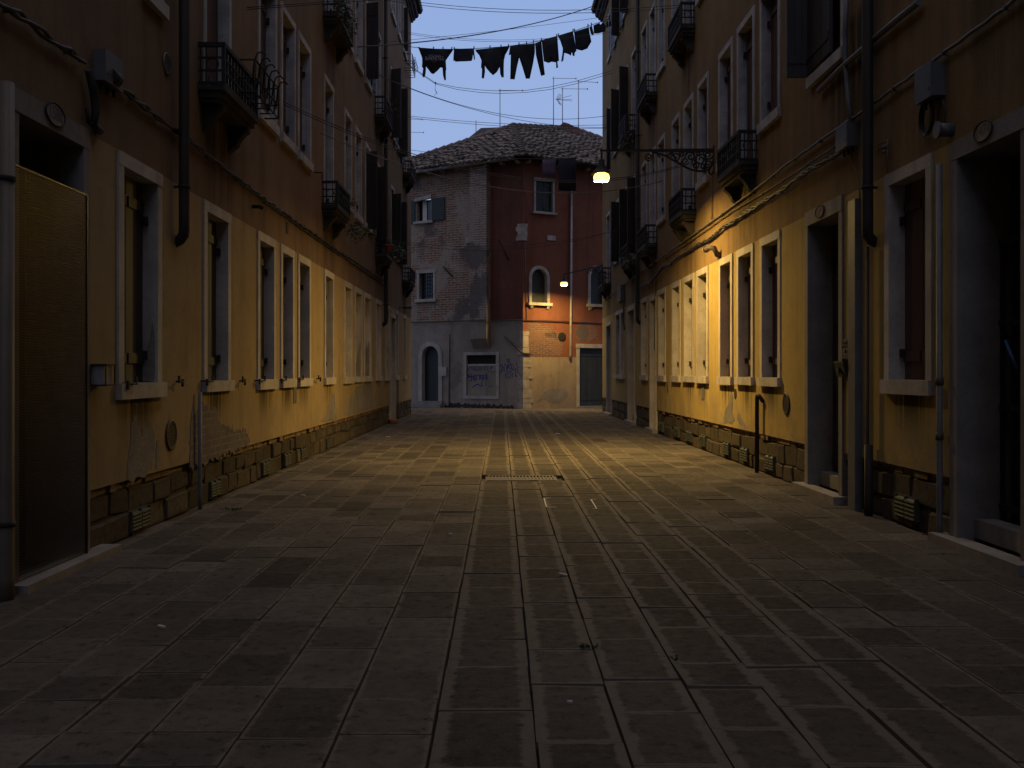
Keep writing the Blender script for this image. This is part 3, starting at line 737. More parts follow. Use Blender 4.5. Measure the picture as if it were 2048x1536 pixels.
for x0, x1 in ((1316.5, 1325.5), (1348, 1357), (1372.5, 1383), (1400, 1411), (1446.5, 1458), (1481, 1495.6), (1530, 1547.6), (1791, 1832)):
    a, b = rw(x0, x1); base_vent(TR, right, a, b, .07, .255)
round_vent(TR, right, *[Rr(1573.5, 808)[i] for i in (0, 2)], .125)
m = MB(TR); p = Rr(1471, 788); m.lathe([(.075, 0), (.075, .003), (.06, .006)], (p[0], 0, p[2]), 16, 'v'); m.build('air_hole', 'dark', right)
for x0, x1, y0, y1 in ((1334, 1337, 764, 785), (1404, 1409, 772, 799)):
    a, b = rw(x0, x1); m = MB(TR); m.box(a, b, 0, .008, zat(y1, a), zat(y0, a)); m.build('cover_plate', 'gpipe', right)
patch(TR, Rr, [(1446, 846), (1450, 822), (1458, 808), (1462, 780), (1466, 790), (1465, 820), (1470, 842), (1462, 846)], right, 'render', .015)
patch(TR, Rr, [(1474, 838), (1476, 826), (1484, 836), (1492, 850), (1496, 862), (1482, 850)], right, 'render', .012)
for d_, x0, x1, pr in ((DR1, 0, 0, .12), (DR2, 0, 0, .12), (rw(1256.5, 1270), 0, 0, .1), (rw(1300.5, 1313), 0, 0, .1), (rw(1213.5, 1223), 0, 0, .1)):
    m = MB(TR); m.box(d_[0]-.06, d_[1]+.14, -.03, pr, -.02, .075); m.box(d_[0]+.1, d_[1]-.1, -.25, -.10, .076, .21); m.build('doorstep', 'step', right)
m = MB(TL); m.box(5.62, 7.0, -.03, .14, -.02, .05); m.build('doorstep', 'step', left)
# iron gate inside the near right doorway, with a blue rod leaning in it
a, b = DR2[0]+.11, DR2[1]-.11
m = MB(TR)
for k in range(7):
    x = a + .03 + (b-a-.06)*k/6; m.box(x-.012, x+.012, -.30, -.276, .21, 2.2)
for zz in (.3, 1.0, 1.6, 2.18): m.box(a, b, -.3015, -.2745, zz-.02, zz+.02)
m.build('iron_gate', 'iron', right)
p = Rr(2011, 681, -.2); q = Rr(2034, 738, -.2)
m = MB(TR); m.tube([p, q], .012, 6); m.build('blue_rod', 'bluebar', label='blue rod showing in the dark doorway at far right', cat='rod')
# shutters
u = uR(1622)
open_leaf(TR, right, u, .02, u+.01, .255, 4.34, 5.9); open_leaf(TR, right, u, .03, u-.78, .05, 4.36, 5.9)
for xa, zlo, zhi in ((1257, 4.1, 5.8), (1239, 4.2, 5.8), (1274, 4.0, 5.8), (1257, 7.1, 8.85), (1239, 7.2, 8.8), (1257, 10.2, 11.6), (1240, 10.2, 11.7)):
    u = uR(xa); open_leaf(TR, right, u, .02, u-.1, .24, zlo, zhi); open_leaf(TR, right, u+.8, .03, u+1.2, .06, zlo, zhi)
u = uR(1221); open_leaf(TR, right, u, .02, u-.05, .12, 7.1, 8.85)
m = MB(TR); p = Rr(1440, 497, .0); p2 = (p[0], .0, p[2]-.03)
m.tube([(p[0]-.05, -.01, p[2]-.12), (p[0]-.05, .05, p[2]-.1), (p[0]-.05, .10, p[2]), (p[0]+.02, .15, p[2]+.01), (p[0]+.16, .17, p[2]+.01)], .04, 10); fo = m.build('flue', 'rust', right)
m = MB(TR); m.lathe([(.05, 0), (.055, .01), (.05, .02)], (0, 0, 0), 12)
m = MB(TR); m.tube([(p[0]+.16, .17, p[2]+.01), (p[0]+.185, .17, p[2]+.01)], .055, 12); m.build('flue_cap', 'upstone', fo)

# ------------------------------------------------------------------ house that closes the street
far = thing('corner_house', 'low brick and red plaster corner house with tiled roof closing the street', 'house', (CX, CY, 0))
ZE = 8.55; UF = 9.0
hl, hr = [], []
def rectF(P, x0, x1, y0, y1): a, b = P(x0, y1), P(x1, y1); u0, u1 = sorted((a[0], b[0])); c = P((x0+x1)/2, y1)[2]; d = P((x0+x1)/2, y0)[2]; return (u0, u1, c, d)
r_ = rectF(FLp, 834, 862, 399, 442); hl.append(r_)
m = MB(TFL); u0, u1, z0, z1 = r_
m.box(u0-.05, u0, -.2, .01, z0, z1); m.box(u1, u1+.05, -.2, .01, z0, z1); wf = m.build('window', 'brickw', far)
m = MB(TFL); m.prism([(u0-.04, z1+.02), (u1+.08, z1-.06), (u1+.08, z1+.05), (u0-.04, z1+.15)], -.05, .07, lambda p, q, w: (p, w, q)); m.build('lintel', 'dull', wf)
m = MB(TFL); m.box(u0-.1, u1+.12, -.2, .08, z0-.09, z0-.001); m.build('sill', 'dull', wf)
m = MB(TFL); m.box(u0, u1, -.19, -.17, z0, z1); m.build('pane', 'glass', wf)
m = MB(TFL); m.box(u0+.28, u0+.46, -.165, -.13, z0, z1); m.build('curtain', 'white', wf)
m = MB(TFL); m.box(u0-.62, u0-.06, .02, .05, z0-.02, z1+.0); m.build('shutter', 'doorgreen', wf); m = MB(TFL); m.box(u1+.06, u1+.42, .02, .05, z0-.02, z1); m.build('shutter', 'doorgreen', wf)
r_ = rectF(FLp, 838, 866.5, 546, 598); hl.append(r_); u0, u1, z0, z1 = r_
m = MB(TFL); m.box(u0-.09, u0, -.2, .02, z0, z1); m.box(u1, u1+.09, -.2, .02, z0, z1); m.box(u0-.12, u1+.12, -.2, .025, z1, z1+.12); wf = m.build('window', 'dull', far)
m = MB(TFL); m.box(u0-.14, u1+.14, -.2, .09, z0-.11, z0-.001); m.build('sill', 'dull', wf)
m = MB(TFL); m.box(u0, u1, -.19, -.17, z0, z1); m.build('pane', 'glass', wf)
m = MB(TFL)
for k in range(1, 6): x = u0+(u1-u0)*k/6; m.box(x-.008, x+.008, -.08, -.064, z0, z1)
for k in range(1, 7): z = z0+(z1-z0)*k/7; m.box(u0, u1, -.0815, -.0625, z-.007, z+.007)
m.build('grille', 'iron', wf)
def arch_fill(T, parent, u0, u1, z0, zs, name, mat, v0, v1, n=14):
    m = MB(T); uc, r0 = (u0+u1)/2, (u1-u0)/2
    o = [(u0, z0), (u1, z0)] + [(uc+r0*math.cos(math.pi*k/n), zs+r0*math.sin(math.pi*k/n)) for k in range(n+1)]
    m.prism(o, v0, v1, lambda p, q, w: (p, w, q)); return m.build(name, mat, parent)
def arch_ring(T, parent, u0, u1, z0, zs, wd, name, mat, v0, v1, n=18, label=None):
    """stone surround with a round head, blocks butted; also the wall infill of the square hole corners is left to the ring's spandrel"""
    m = MB(T); uc, r0 = (u0+u1)/2, (u1-u0)/2
    m.box(u0-wd, u0, v0, v1, z0, zs); m.box(u1, u1+wd, v0, v1, z0, zs)
    for k in range(n):
        a, b = math.pi*k/n, math.pi*(k+1)/n
        o = [(uc+r*math.cos(t), zs+r*math.sin(t)) for r, t in ((r0, a), (r0+wd, a), (r0+wd, b), (r0, b))]
        m.prism(o, v0, v1, lambda p, q, w: (p, w, q))
    return m.build(name, mat, parent, label=label)
def spandrel(T, parent, u0, u1, zs, wd, mat, v=0.0, n=18):
    """wall surface between the round head and the square hole cut round it"""
    m = MB(T); uc, r = (u0+u1)/2, (u1-u0)/2+wd*.5
    zt = zs+r
    for s_ in (1, -1):
        pts = [(uc+s_*r*math.cos(math.pi/2*k/n), zs+r*math.sin(math.pi/2*k/n)) for k in range(n+1)]
        for a, b in zip(pts, pts[1:]): m.quad((a[0], v, a[1]), (b[0], v, b[1]), (b[0], v, zt), (a[0], v, zt))
    m.build('arch_infill', mat, parent); return (uc-r, uc+r, 0, zt)
# arched door, left face
a, b = FLp(845, 803.6), FLp(877.6, 803.6); u1, u0 = a[0], b[0]; zs = FLp(861, 712)[2]
dw = arch_ring(TFL, far, u0, u1, .22, zs, .16, 'doorway', 'dull', -.2, .04, label='dark round-arched door in pale stone surround')
arch_fill(TFL, dw, u0, u1, .22, zs, 'door', 'doorgreen', -.2, -.16)
m = MB(TFL); m.box(u0-.2, u1+.2, -.2, .1, .115, .219); m.box(u0-.25, u1+.25, -.2, .28, -.02, .11); m.build('doorstep', 'step', dw)
h = spandrel(TFL, far, u0, u1, zs, .16, 'greypl'); hl.append((h[0], h[1], 0, h[3]))
# shop window, left face
r_ = rectF(FLp, 933, 992.6, 710, 792); u0, u1, z0, z1 = r_; hl.append((u0-.12, u1+.12, z0-.1, z1+.1))
m = MB(TFL); m.box(u0-.12, u0, -.1, .03, z0-.1, z1+.1); m.box(u1, u1+.12, -.1, .03, z0-.1, z1+.1); m.box(u0, u1, -.1, .032, z1, z1+.1); m.box(u0, u1, -.1, .032, z0-.1, z0)
sw = m.build('shop_window', 'dull', far, label='boarded shop window covered in blue graffiti')
zm = FLp(960, 728)[2]
m = MB(TFL); m.box(u0, u1, -.1, -.07, zm, z1); m.build('pane', 'dark', sw); m = MB(TFL); m.box(u0, u1, -.09, -.03, z0, zm-.06); bo = m.build('board', 'greypl', sw); m = MB(TFL); m.box(u0, u1, -.09, -.02, zm-.059, zm-.001); m.build('rail', 'dull', sw)
GX, GY, GS = 920, 700, 14.63
def stroke(m, pts, wd, v=.004, P=FLp):
    Q = [P(GX+x/GS, GY+y/GS) for x, y in pts]
    for p, q in zip(Q, Q[1:]):
        a, b = Vector((p[0], p[2])), Vector((q[0], q[2])); d = b-a
        if d.length < 1e-5: continue
        d.normalize(); n = Vector((-d.y, d.x))*wd; a -= d*wd*.6; b += d*wd*.6
        m.prism([tuple(a-n), tuple(b-n), tuple(b+n), tuple(a+n)], v-.003, v, lambda p_, q_, w: (p_, w, q_))
m = MB(TFL)
G1 = [[(210, 730), (330, 780)], [(200, 790), (420, 790)], [(250, 700), (240, 830)], [(320, 690), (330, 880), (270, 910)], [(370, 760), (470, 740), (460, 860), (380, 860), (370, 760)], [(410, 830), (430, 910)],
      [(490, 730), (700, 745)], [(560, 740), (550, 860)], [(600, 750), (590, 830), (650, 830), (660, 760)], [(690, 740), (690, 800), (640, 900), (615, 1020), (655, 1060)], [(735, 720), (745, 830)], [(720, 850), (790, 850)],
      [(770, 690), (780, 800), (760, 840)], [(345, 1100), (430, 1030), (520, 1000), (600, 1070)]]
for s_ in G1: stroke(m, s_, .016, -.024)
m.build('graffiti', 'blue', bo)
m = MB(TFL)
G2 = [[(200, 620), (215, 540), (260, 600)], [(255, 470), (300, 560), (330, 470), (360, 590)], [(380, 590), (400, 490), (430, 590)], [(440, 480), (450, 590), (500, 585)], [(510, 490), (520, 600)], [(560, 480), (565, 600), (600, 500), (620, 600)],
      [(650, 490), (720, 590)], [(740, 440), (690, 600)], [(760, 480), (800, 600), (840, 620)], [(880, 560), (910, 460), (970, 440), (890, 545)], [(850, 640), (1050, 640)], [(735, 900), (730, 1040)], [(830, 1050), (900, 1060), (950, 1040)]]
for s_ in G2: stroke(m, s_, .013, -.0235)
m.build('graffiti', 'lblue', bo)
m = MB(TFL)
sp = [(1425+(20+9*t)*math.cos(t)*.9, 735+(20+9*t)*math.sin(t)) for t in [k*.35 for k in range(3, 38)]]
G3 = [sp, [(1370, 300), (1390, 265), (1430, 260), (1455, 290), (1440, 330), (1400, 340), (1370, 300)], [(1425, 340), (1425, 420)], [(1190, 500), (1180, 450), (1240, 420), (1240, 480), (1160, 740)], [(1150, 700), (1250, 610), (1330, 610)],
      [(1240, 580), (1290, 480), (1300, 590)], [(1320, 380), (1310, 440), (1400, 470), (1480, 440), (1560, 420)], [(1400, 430), (1350, 540), (1380, 600), (1400, 480)], [(1410, 470), (1430, 540), (1480, 540), (1500, 600)], [(1480, 370), (1490, 440), (1530, 590), (1580, 560), (1560, 450)],
      [(1670, 370), (1630, 470)], [(1610, 580), (1680, 500), (1790, 490)], [(1620, 590), (1620, 740), (1650, 780), (1690, 740), (1690, 560)]]
for s_ in G3: stroke(m, s_, .012, .004)
m.build('graffiti', 'blue', far)
# walls, left face: grey plaster below, old brick above, dark red plaster right of the brick pier
zst = FLp(940, 642)[2]; ub = FLp(947, 500)[0]; ur = FLp(981, 500)[0]
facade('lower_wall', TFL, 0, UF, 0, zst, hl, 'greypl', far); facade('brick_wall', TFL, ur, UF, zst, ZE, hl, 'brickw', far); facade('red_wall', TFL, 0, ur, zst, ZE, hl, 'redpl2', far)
zc0 = FLp(960, 694, .25)[2]; zc1 = FLp(960, 677, .25)[2]; pd = .24
m = MB(TFL); m.box(ur+.02, ub, .0, pd, zst+.0, ZE); pier = m.build('chimney_pier', 'brickp', far)
m = MB(TFL); m.box(ur+.02, ub, .0, pd+.002, zc1, zst-.002); m.prism([(0, zc0-.05), (pd+.002, zc1), (0, zc1)], ur+.02, ub, lambda p, q, w: (w, p, q)); m.build('pier_foot', 'greypl', pier)
for (x0, x1, y0, y1, v_) in ((932, 946, 474, 485, .03),):
    a = FLp(x1, y1); b = FLp(x0, y1); m = MB(TFL); m.box(a[0], b[0], 0, v_, a[2], FLp(x1, y0)[2]); m.build('stone_block', 'dull', far)
# right face
wz = []
r_ = rectF(FRp, 1071, 1105, 362, 424); u0, u1, z0, z1 = r_; hr.append((u0-.07, u1+.07, z0, z1+.09))
m = MB(TFR); m.box(u0-.07, u0, -.15, .03, z0, z1); m.box(u1, u1+.07, -.15, .03, z0, z1); m.box(u0-.07, u1+.07, -.15, .033, z1, z1+.09); wf = m.build('window', 'upstone', far)
m = MB(TFR); m.box(u0-.14, u1+.14, -.15, .1, z0-.08, z0-.001); m.build('sill', 'stone', wf)
mid = (u0+u1)/2
for p, q in ((u0, mid-.004), (mid+.004, u1)): m = MB(TFR); leaf_panel(m, p, q, -.07, z0, z1); m.build('shutter', 'doorgreen', wf)
for (x0, x1, ys, yb, m_) in ((1062.5, 1093, 556, 605, 'doorgreen'), (1180, 1208, 555, 608, 'doorgreen')):
    a, b = FRp(x0, yb), FRp(x1, yb); u0, u1, z0 = a[0], b[0], a[2]; zs = FRp((x0+x1)/2, ys)[2]
    wf = arch_ring(TFR, far, u0, u1, z0, zs, .11, 'arched_window', 'dull', -.16, .05)
    arch_fill(TFR, wf, u0, u1, z0, zs, 'shutter', m_, -.15, -.12)
    m = MB(TFR); m.box(u0-.17, u1+.17, -.15, .14, z0-.1, z0-.001); m.build('sill', 'stone', wf)
    for uu in (u0-.02, u1+.02): m = MB(TFR); m.prism([(0, z0-.1), (.12, z0-.1), (.06, z0-.2), (0, z0-.24)], uu-.05, uu+.05, lambda p, q, w: (w, p, q)); m.build('bracket', 'stone', wf)
    h = spandrel(TFR, far, u0, u1, zs, .11, 'redpl'); hr.append((h[0], h[1], z0, h[3]))
a, b = FRp(1158, 815), FRp(1212, 815); u0, u1 = a[0], b[0]; zt = FRp(1180, 696)[2]
m = MB(TFR); m.box(u0-.12, u0, -.15, .04, 0, zt); m.box(u1, u1+.12, -.15, .04, 0, zt); m.box(u0-.14, u1+.14, -.15, .06, zt, zt+.14); dw = m.build('doorway', 'stone', far, label='wide green plank door at the right of the corner house')
m = MB(TFR); leaf_panel(m, u0, u1, -.08, .06, zt, 6); m.build('door', 'doorgreen', dw)
m = MB(TFR); m.box(u0-.1, u1+.1, -.14, .12, -.02, .055); m.build('doorstep', 'step', dw); hr.append((u0-.12, u1+.12, 0, zt+.1))
zcr = FRp(1100, 714)[2]
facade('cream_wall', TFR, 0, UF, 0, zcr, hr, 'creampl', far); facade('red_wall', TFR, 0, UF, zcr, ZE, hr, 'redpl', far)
def fpatch(T, P, pts, mat, **k): return patch(T, P, pts, far, mat, .03, .005, **k)
fpatch(TFR, FRp, [(1052, 709), (1056, 690), (1050, 665), (1056, 648), (1075, 644), (1092, 652), (1112, 660), (1116, 676), (1126, 690), (1122, 712), (1095, 712), (1070, 713)], 'brickr')
fpatch(TFR, FRp, [(1150, 660), (1165, 645), (1190, 650), (1198, 672), (1178, 684), (1156, 684)], 'brickr')
fpatch(TFR, FRp, [(1074, 806), (1084, 788), (1098, 778), (1120, 776), (1136, 786), (1130, 800), (1108, 806), (1090, 798)], 'render')
fpatch(TFR, FRp, [(1090, 665), (1115, 663), (1116, 674), (1098, 676), (1090, 672)], 'render')
fpatch(TFL, FLp, [(883, 812), (905, 806), (950, 808), (1000, 810), (1028, 813), (1028, 818), (883, 815)], 'roofbed')
fpatch(TFL, FLp, [(900, 770), (904, 735), (914, 720), (922, 730), (920, 762), (908, 780)], 'render')
m = MB(TFR); p = FRp(1124, 674); m.lathe([(.17, 0), (.17, .01), (.12, .015)], (p[0], 0, p[2]), 16, 'v'); m.build('air_hole', 'dark', far)
p, q = FRp(1094, 480), FRp(1111, 472); m = MB(TFR); m.box(p[0], q[0], 0, .03, p[2], q[2]); m.build('stone_block', 'dull', far)
# quoins at the corner
m = MB(); put = []
def quoin(za, zb, wl, wr):
    o = []
    for T, w_ in ((TFL, wl), (TFR, wr)): o.append(T((w_, .022, 0))); o.append(T((w_, -.1, 0)))
    kx, ky = CX + (NL[0]+NR[0])*.024, CY + (NL[1]+NR[1])*.024
    pts = [o[0][:2], (kx, ky), o[2][:2], o[3][:2], (CX, CY+.2), o[1][:2]]
    m.prism(pts, za, zb, lambda p, q, w: (p, q, w))
z = FRp(1048, 815)[2]; ztop = FRp(1048, 662)[2]
k = 0; z = .0
while z < ztop:
    h = rnd.choice([.15, .2, .26, .34, .42]); quoin(z+.008, min(z+h, ztop)-.006, rnd.uniform(.08, .26), rnd.uniform(.2, .42)); z += h
m.build('quoins', 'quoin', far)
m = MB(); z = FRp(1048, 481)[2]; ze = FRp(1048, 447)[2]
while z < ze-.02: h = (ze-z) if ze-z < .2 else .16; quoin(z+.004, z+h-.004, rnd.uniform(.2, .28), rnd.uniform(.12, .28)); z += h
m.build('quoins', 'quoin', far)
# pipes and cable on the corner house
m = MB(TFR); p, q = FRp(1143, 382, .06), FRp(1141, 712, .06); m.tube([p, q, (q[0]+.0, .03, q[2]-.08)], .045, 10); m.build('drainpipe', 'zinc', far)
m = MB(TFL); p, q = FLp(898, 668, .03), FLp(899, 817, .03); m.tube([(p[0], .03, p[2]), (p[0], .03, 0)], .022, 6); m.build('gas_pipe', 'gpipe', far)
m = MB(TFL); p, q = FLp(882, 734), FLp(894, 752); m.box(q[0], p[0], 0, .06, q[2], p[2]); m.box(q[0]+.04, p[0]-.04, .06, .066, q[2]+.08, q[2]+.13); m.build('intercom', 'dull', far)
m = MB(); A, B, C = TFL(FLp(1009, 673, .05)), TFL(FLp(1044, 705, .05)), TFR(FRp(1063, 708, .05)); m.tube([A, B, (CX+.02, CY-.08, B[2]-.02), C], .028, 6, world=True); m.build('drain_arm', 'rust', far)
m = MB(TFL); p, q = FLp(886, 533, .03), FLp(905, 553, .03); m.tube([p, q], .025, 5); m.build('iron_tie', 'iron', far)
m = MB(TFL); p, q = FLp(997, 480, .02), FLp(1017, 520, .02); m.tube([p, q], .018, 5); m.build('iron_tie', 'iron', far)
m = MB(); P_ = [TFL(FLp(x, y, .05 if not 940 < x < 984 else .29)) for x, y in ((822, 645), (860, 644), (905, 642.5), (944, 641.5), (980, 642), (985, 642), (1020, 641), (1044, 640))] + [TFR(FRp(x, y, .05)) for x, y in ((1048, 640), (1100, 641.5), (1140, 643.5), (1204, 647))]
m.tube(P_, .018, 5, world=True); m.build('wall_cable', 'cable', far)
m = MB(TFR); m.tube([FRp(1050, 482, .02), FRp(1052, 560, .02), FRp(1053, 640, .02)], .012, 5); m.build('wall_cable', 'lcable', far)
m = MB(TFR); m.tube([FRp(1045, 320, .05), FRp(1049, 370, .05), FRp(1062, 425, .04), FRp(1050, 446, .03)], .009, 4); m.build('wall_cable', 'lcable', far)
# roof
P0 = Vector(at(1027, 256, 38.0)); EL, ER = Vector(TFL((-.0, .35, ZE))), Vector(TFR((UF, .35, ZE)))
kx, ky = CX + (NL[0]+NR[0])*.30, CY + (NL[1]+NR[1])*.30
EC = Vector((kx, ky, ZE)); ELF = Vector(TFL((UF-2.6, .35, ZE))); 
RN = (ER-EC).cross(P0-EC)
def onroof(x, y):                                    # where a sight line meets the right roof slope
    o = Vector((0, 0, HC)); d = Vector(((x-VX)/FPX, 1, (VY-y)/FPX)); return o + d*((EC-o).dot(RN)/d.dot(RN))
PR1, PR2 = onroof(1150, 263), onroof(1262, 303)
roofm = MB(); 
roofm.poly([tuple(EC), tuple(P0), tuple(ELF)]); roofm.poly([tuple(EC), tuple(ER), tuple(PR2), tuple(PR1), tuple(P0)])
bkp = Vector((P0.x-2, 44, 8.5)); roofm.poly([tuple(P0), tuple(ELF), tuple(bkp)]); roofm.poly([tuple(P0), tuple(PR1), tuple(PR2), (PR2.x, 46, 8.5), tuple(bkp)])
roof = roofm.build('roof', 'roofbed', far)
def inpoly(x, y, poly):
    c = False; n = len(poly)
    for i in range(n):
        (x1, y1), (x2, y2) = poly[i], poly[i-1]
        if (y1 > y) != (y2 > y) and x < (x2-x1)*(y-y1)/(y2-y1)+x1: c = not c
    return c
def tiles(corner, along, poly3, name):
    X = (along-corner).normalized(); nrm = X.cross(poly3[2]-corner).normalized()
    if nrm.z < 0: nrm = -nrm
    Y = nrm.cross(X)
    if Y.z < 0: Y = -Y
    P2 = [((p-corner).dot(X), (p-corner).dot(Y)) for p in poly3]
    m = MB(); mxs = max(p[0] for p in P2); mns = min(p[0] for p in P2); mxt = max(p[1] for p in P2)
    s_ = mns
    while s_ < mxs:
        t_ = -.12-rnd.random()*.12
        while t_ < mxt:
            if inpoly(s_+.05, max(t_+.25, .02), P2) and rnd.random() > .03:
                tone = min(1, max(0, rnd.gauss(.4, .28))); a0 = rnd.uniform(-.14, .14); lift = rnd.uniform(0, .05)
                r0, r1 = .092, .072; ln = .42; rings = []
                for tt, rr, hh in ((0, r0, .05+lift), (ln, r1, .02+lift*.5)):
                    ring = []
                    for k in range(6):
                        an = math.pi*k/5
                        p = corner + X*(s_+rr*math.cos(an)+a0*tt+rnd.uniform(-.004, .004)) + Y*(t_+tt) + nrm*(hh+rr*math.sin(an)*.85)
                        ring.append(m.vert(tuple(p), (tone, 1, .5)))
                    rings.append(ring)
                for k in range(5): m.face((rings[0][k], rings[0][k+1], rings[1][k+1], rings[1][k]))
                m.face(rings[0])
            t_ += rnd.uniform(.27, .35)
        s_ += .205
    m.build('roof_tiles', 'tile', roof)
tiles(EC, ELF, [EC, ELF, P0], 'l'); tiles(EC, ER, [EC, ER, PR2, PR1, P0], 'r')
m = MB()
for A, B in ((EC, P0), (P0, PR1), (PR1, PR2), (P0, ELF)):
    n_ = int((B-A).length/.3)
    for k in range(n_):
        p, q = A.lerp(B, k/n_), A.lerp(B, (k+1.25)/n_); m.tube([tuple(p+Vector((0, 0, .10))), tuple(q+Vector((0, 0, .07)))], [.12, .095], 7)
m.build('ridge_tiles', 'tile', roof)
m = MB()
for T, n_ in ((TFL, 14), (TFR, 14)):
    for k in range(n_):
        u = .12+k*.62; m.tube([T((u, .0, ZE-.1)), T((u, .26, ZE-.1))], .062, 7, world=True)
m.build('rafter_ends', 'stone', roof)
m = MB(); m.tube([TFL((.1, .42, ZE-.03)), TFL((UF-2.6, .42, ZE-.1))], .06, 8, world=True); m.build('gutter', 'zinc', roof)
m = MB(); m.tube([TFR((.1, .42, ZE-.03)), TFR((UF, .42, ZE-.06))], .05, 8, world=True); m.build('gutter', 'roofbed', roof)
# raised roof bit and red brick chimney stack behind the ridge
m = MB(); A, B, C, D = [Vector(at(x, y, 40.5)) for x, y in ((937, 277), (962, 257), (1022, 255), (1022, 285))]
m.prism([(A.x, A.z), (B.x, B.z), (C.x, C.z), (D.x, D.z)], 40.4, 42.5, lambda p, q, w: (p, w, q)); m.build('upper_roof', 'tile', roof)
m = MB(); A, B, C, D, E = [Vector(at(x, y, 40)) for x, y in ((1112, 262), (1126, 249), (1136, 252), (1164, 266), (1162, 274))]
m.prism([(p.x, p.z) for p in (A, B, C, D, E)], 39.6, 40.2, lambda p, q, w: (p, w, q)); m.build('chimney', 'brickr', roof)
m = MB(); m.quad(TFL((UF, 0, 0)), TFL((UF, -6, 0)), TFL((UF, -6, ZE)), TFL((UF, 0, ZE))); m.quad(TFR((UF, 0, 0)), TFR((UF, -6, 0)), TFR((UF, -6, ZE)), TFR((UF, 0, ZE))); m.build('end_wall', 'brickw', far)

# ------------------------------------------------------------------ aerials on the roof
def aerial(x, ytop, ybot, d, boom, label, teeth=9, tilt=0, lower=False):
    top, bot = Vector(at(x, ytop, d)), Vector(at(x, ybot, d))
    t = thing('tv_aerial', label, 'aerial', tuple(bot - Vector((0, 0, .25))), 'aerials on the roof')
    m = MB(); m.tube([tuple(bot-Vector((0, 0, .25))), tuple(top)], .019, 6); m.build('mast', 'zinc', t)
    if boom:
        e = Vector(at(x+boom, ytop+tilt+3, d)); s_ = top - Vector((.06, 0, .05)); m = MB(); m.tube([tuple(s_), tuple(e)], .011, 5)
        for k in range(teeth*2):
            p = s_.lerp(e, (k+.5)/(teeth*2)); l_ = .10-.055*k/(teeth*2)
            m.tube([tuple(p+Vector((-.02, -l_, -l_*.35))), tuple(p+Vector((.02, l_, l_*.35)))], .005, 4)
        m.box(e.x-.02, e.x+.02, e.y-.03, e.y+.03, e.z-.025, e.z+.025); m.build('boom', 'zinc', t)
    if lower:
        c = Vector(at(x+4, 199, d)); m = MB()
        for dx, dy in ((32, -8), (33, 0), (33, 3)): m.tube([tuple(c), tuple(Vector(at(x+4+dx, 199+dy, d)))], .008, 4)
        for s2 in (1, -1):
            for k in range(3):
                a = c + Vector((.02+.05*k, -.1+.1*k, 0)); m.tube([tuple(a), tuple(a+Vector((.13, 0, s2*.22)))], .007, 4)
            for k in range(1, 4): a = c + Vector((.02+.045*k, 0, s2*.055*k)); m.tube([tuple(a+Vector((0, -.1, 0))), tuple(a+Vector((.1, .1, 0)))], .006, 4)
        m.build('yagi', 'zinc', t)
aerial(1000, 178, 254, 39, 45, 'single aerial mast on the roof ridge left of the others')
aerial(1107, 154, 258, 40, 45, 'tallest aerial mast, with a second fan-shaped aerial half way up', lower=True)
aerial(1125, 175, 254, 39.6, 50, 'middle aerial mast rising from the brick chimney', teeth=11)
aerial(1157, 160, 262, 40.5, 38, 'rightmost aerial mast with a drooping boom on the roof', tilt=2)
aerial(952, 241, 270, 41, 0, 'bare short mast on the roof without any boom')
aerial(812, 236, 300, 46, 33, 'aerial peeping out above, from behind the left terrace end'); aerial(810, 262, 310, 45, 37, 'aerial peeping out lower, from behind the left terrace end')
m = MB(); m.tube([at(x, y, d) for x, y, d in ((1130, 262, 39.2), (1140, 285, 38.2), (1142, 300, 37.2), (1128, 310, 36.4), (1112, 311, 36), (1080, 300, 35.8), (1046, 285, 36))], .012, 4); m.build('aerial_cable', 'lcable', label='pale aerial cable lying slack over the roof tiles', cat='cable')

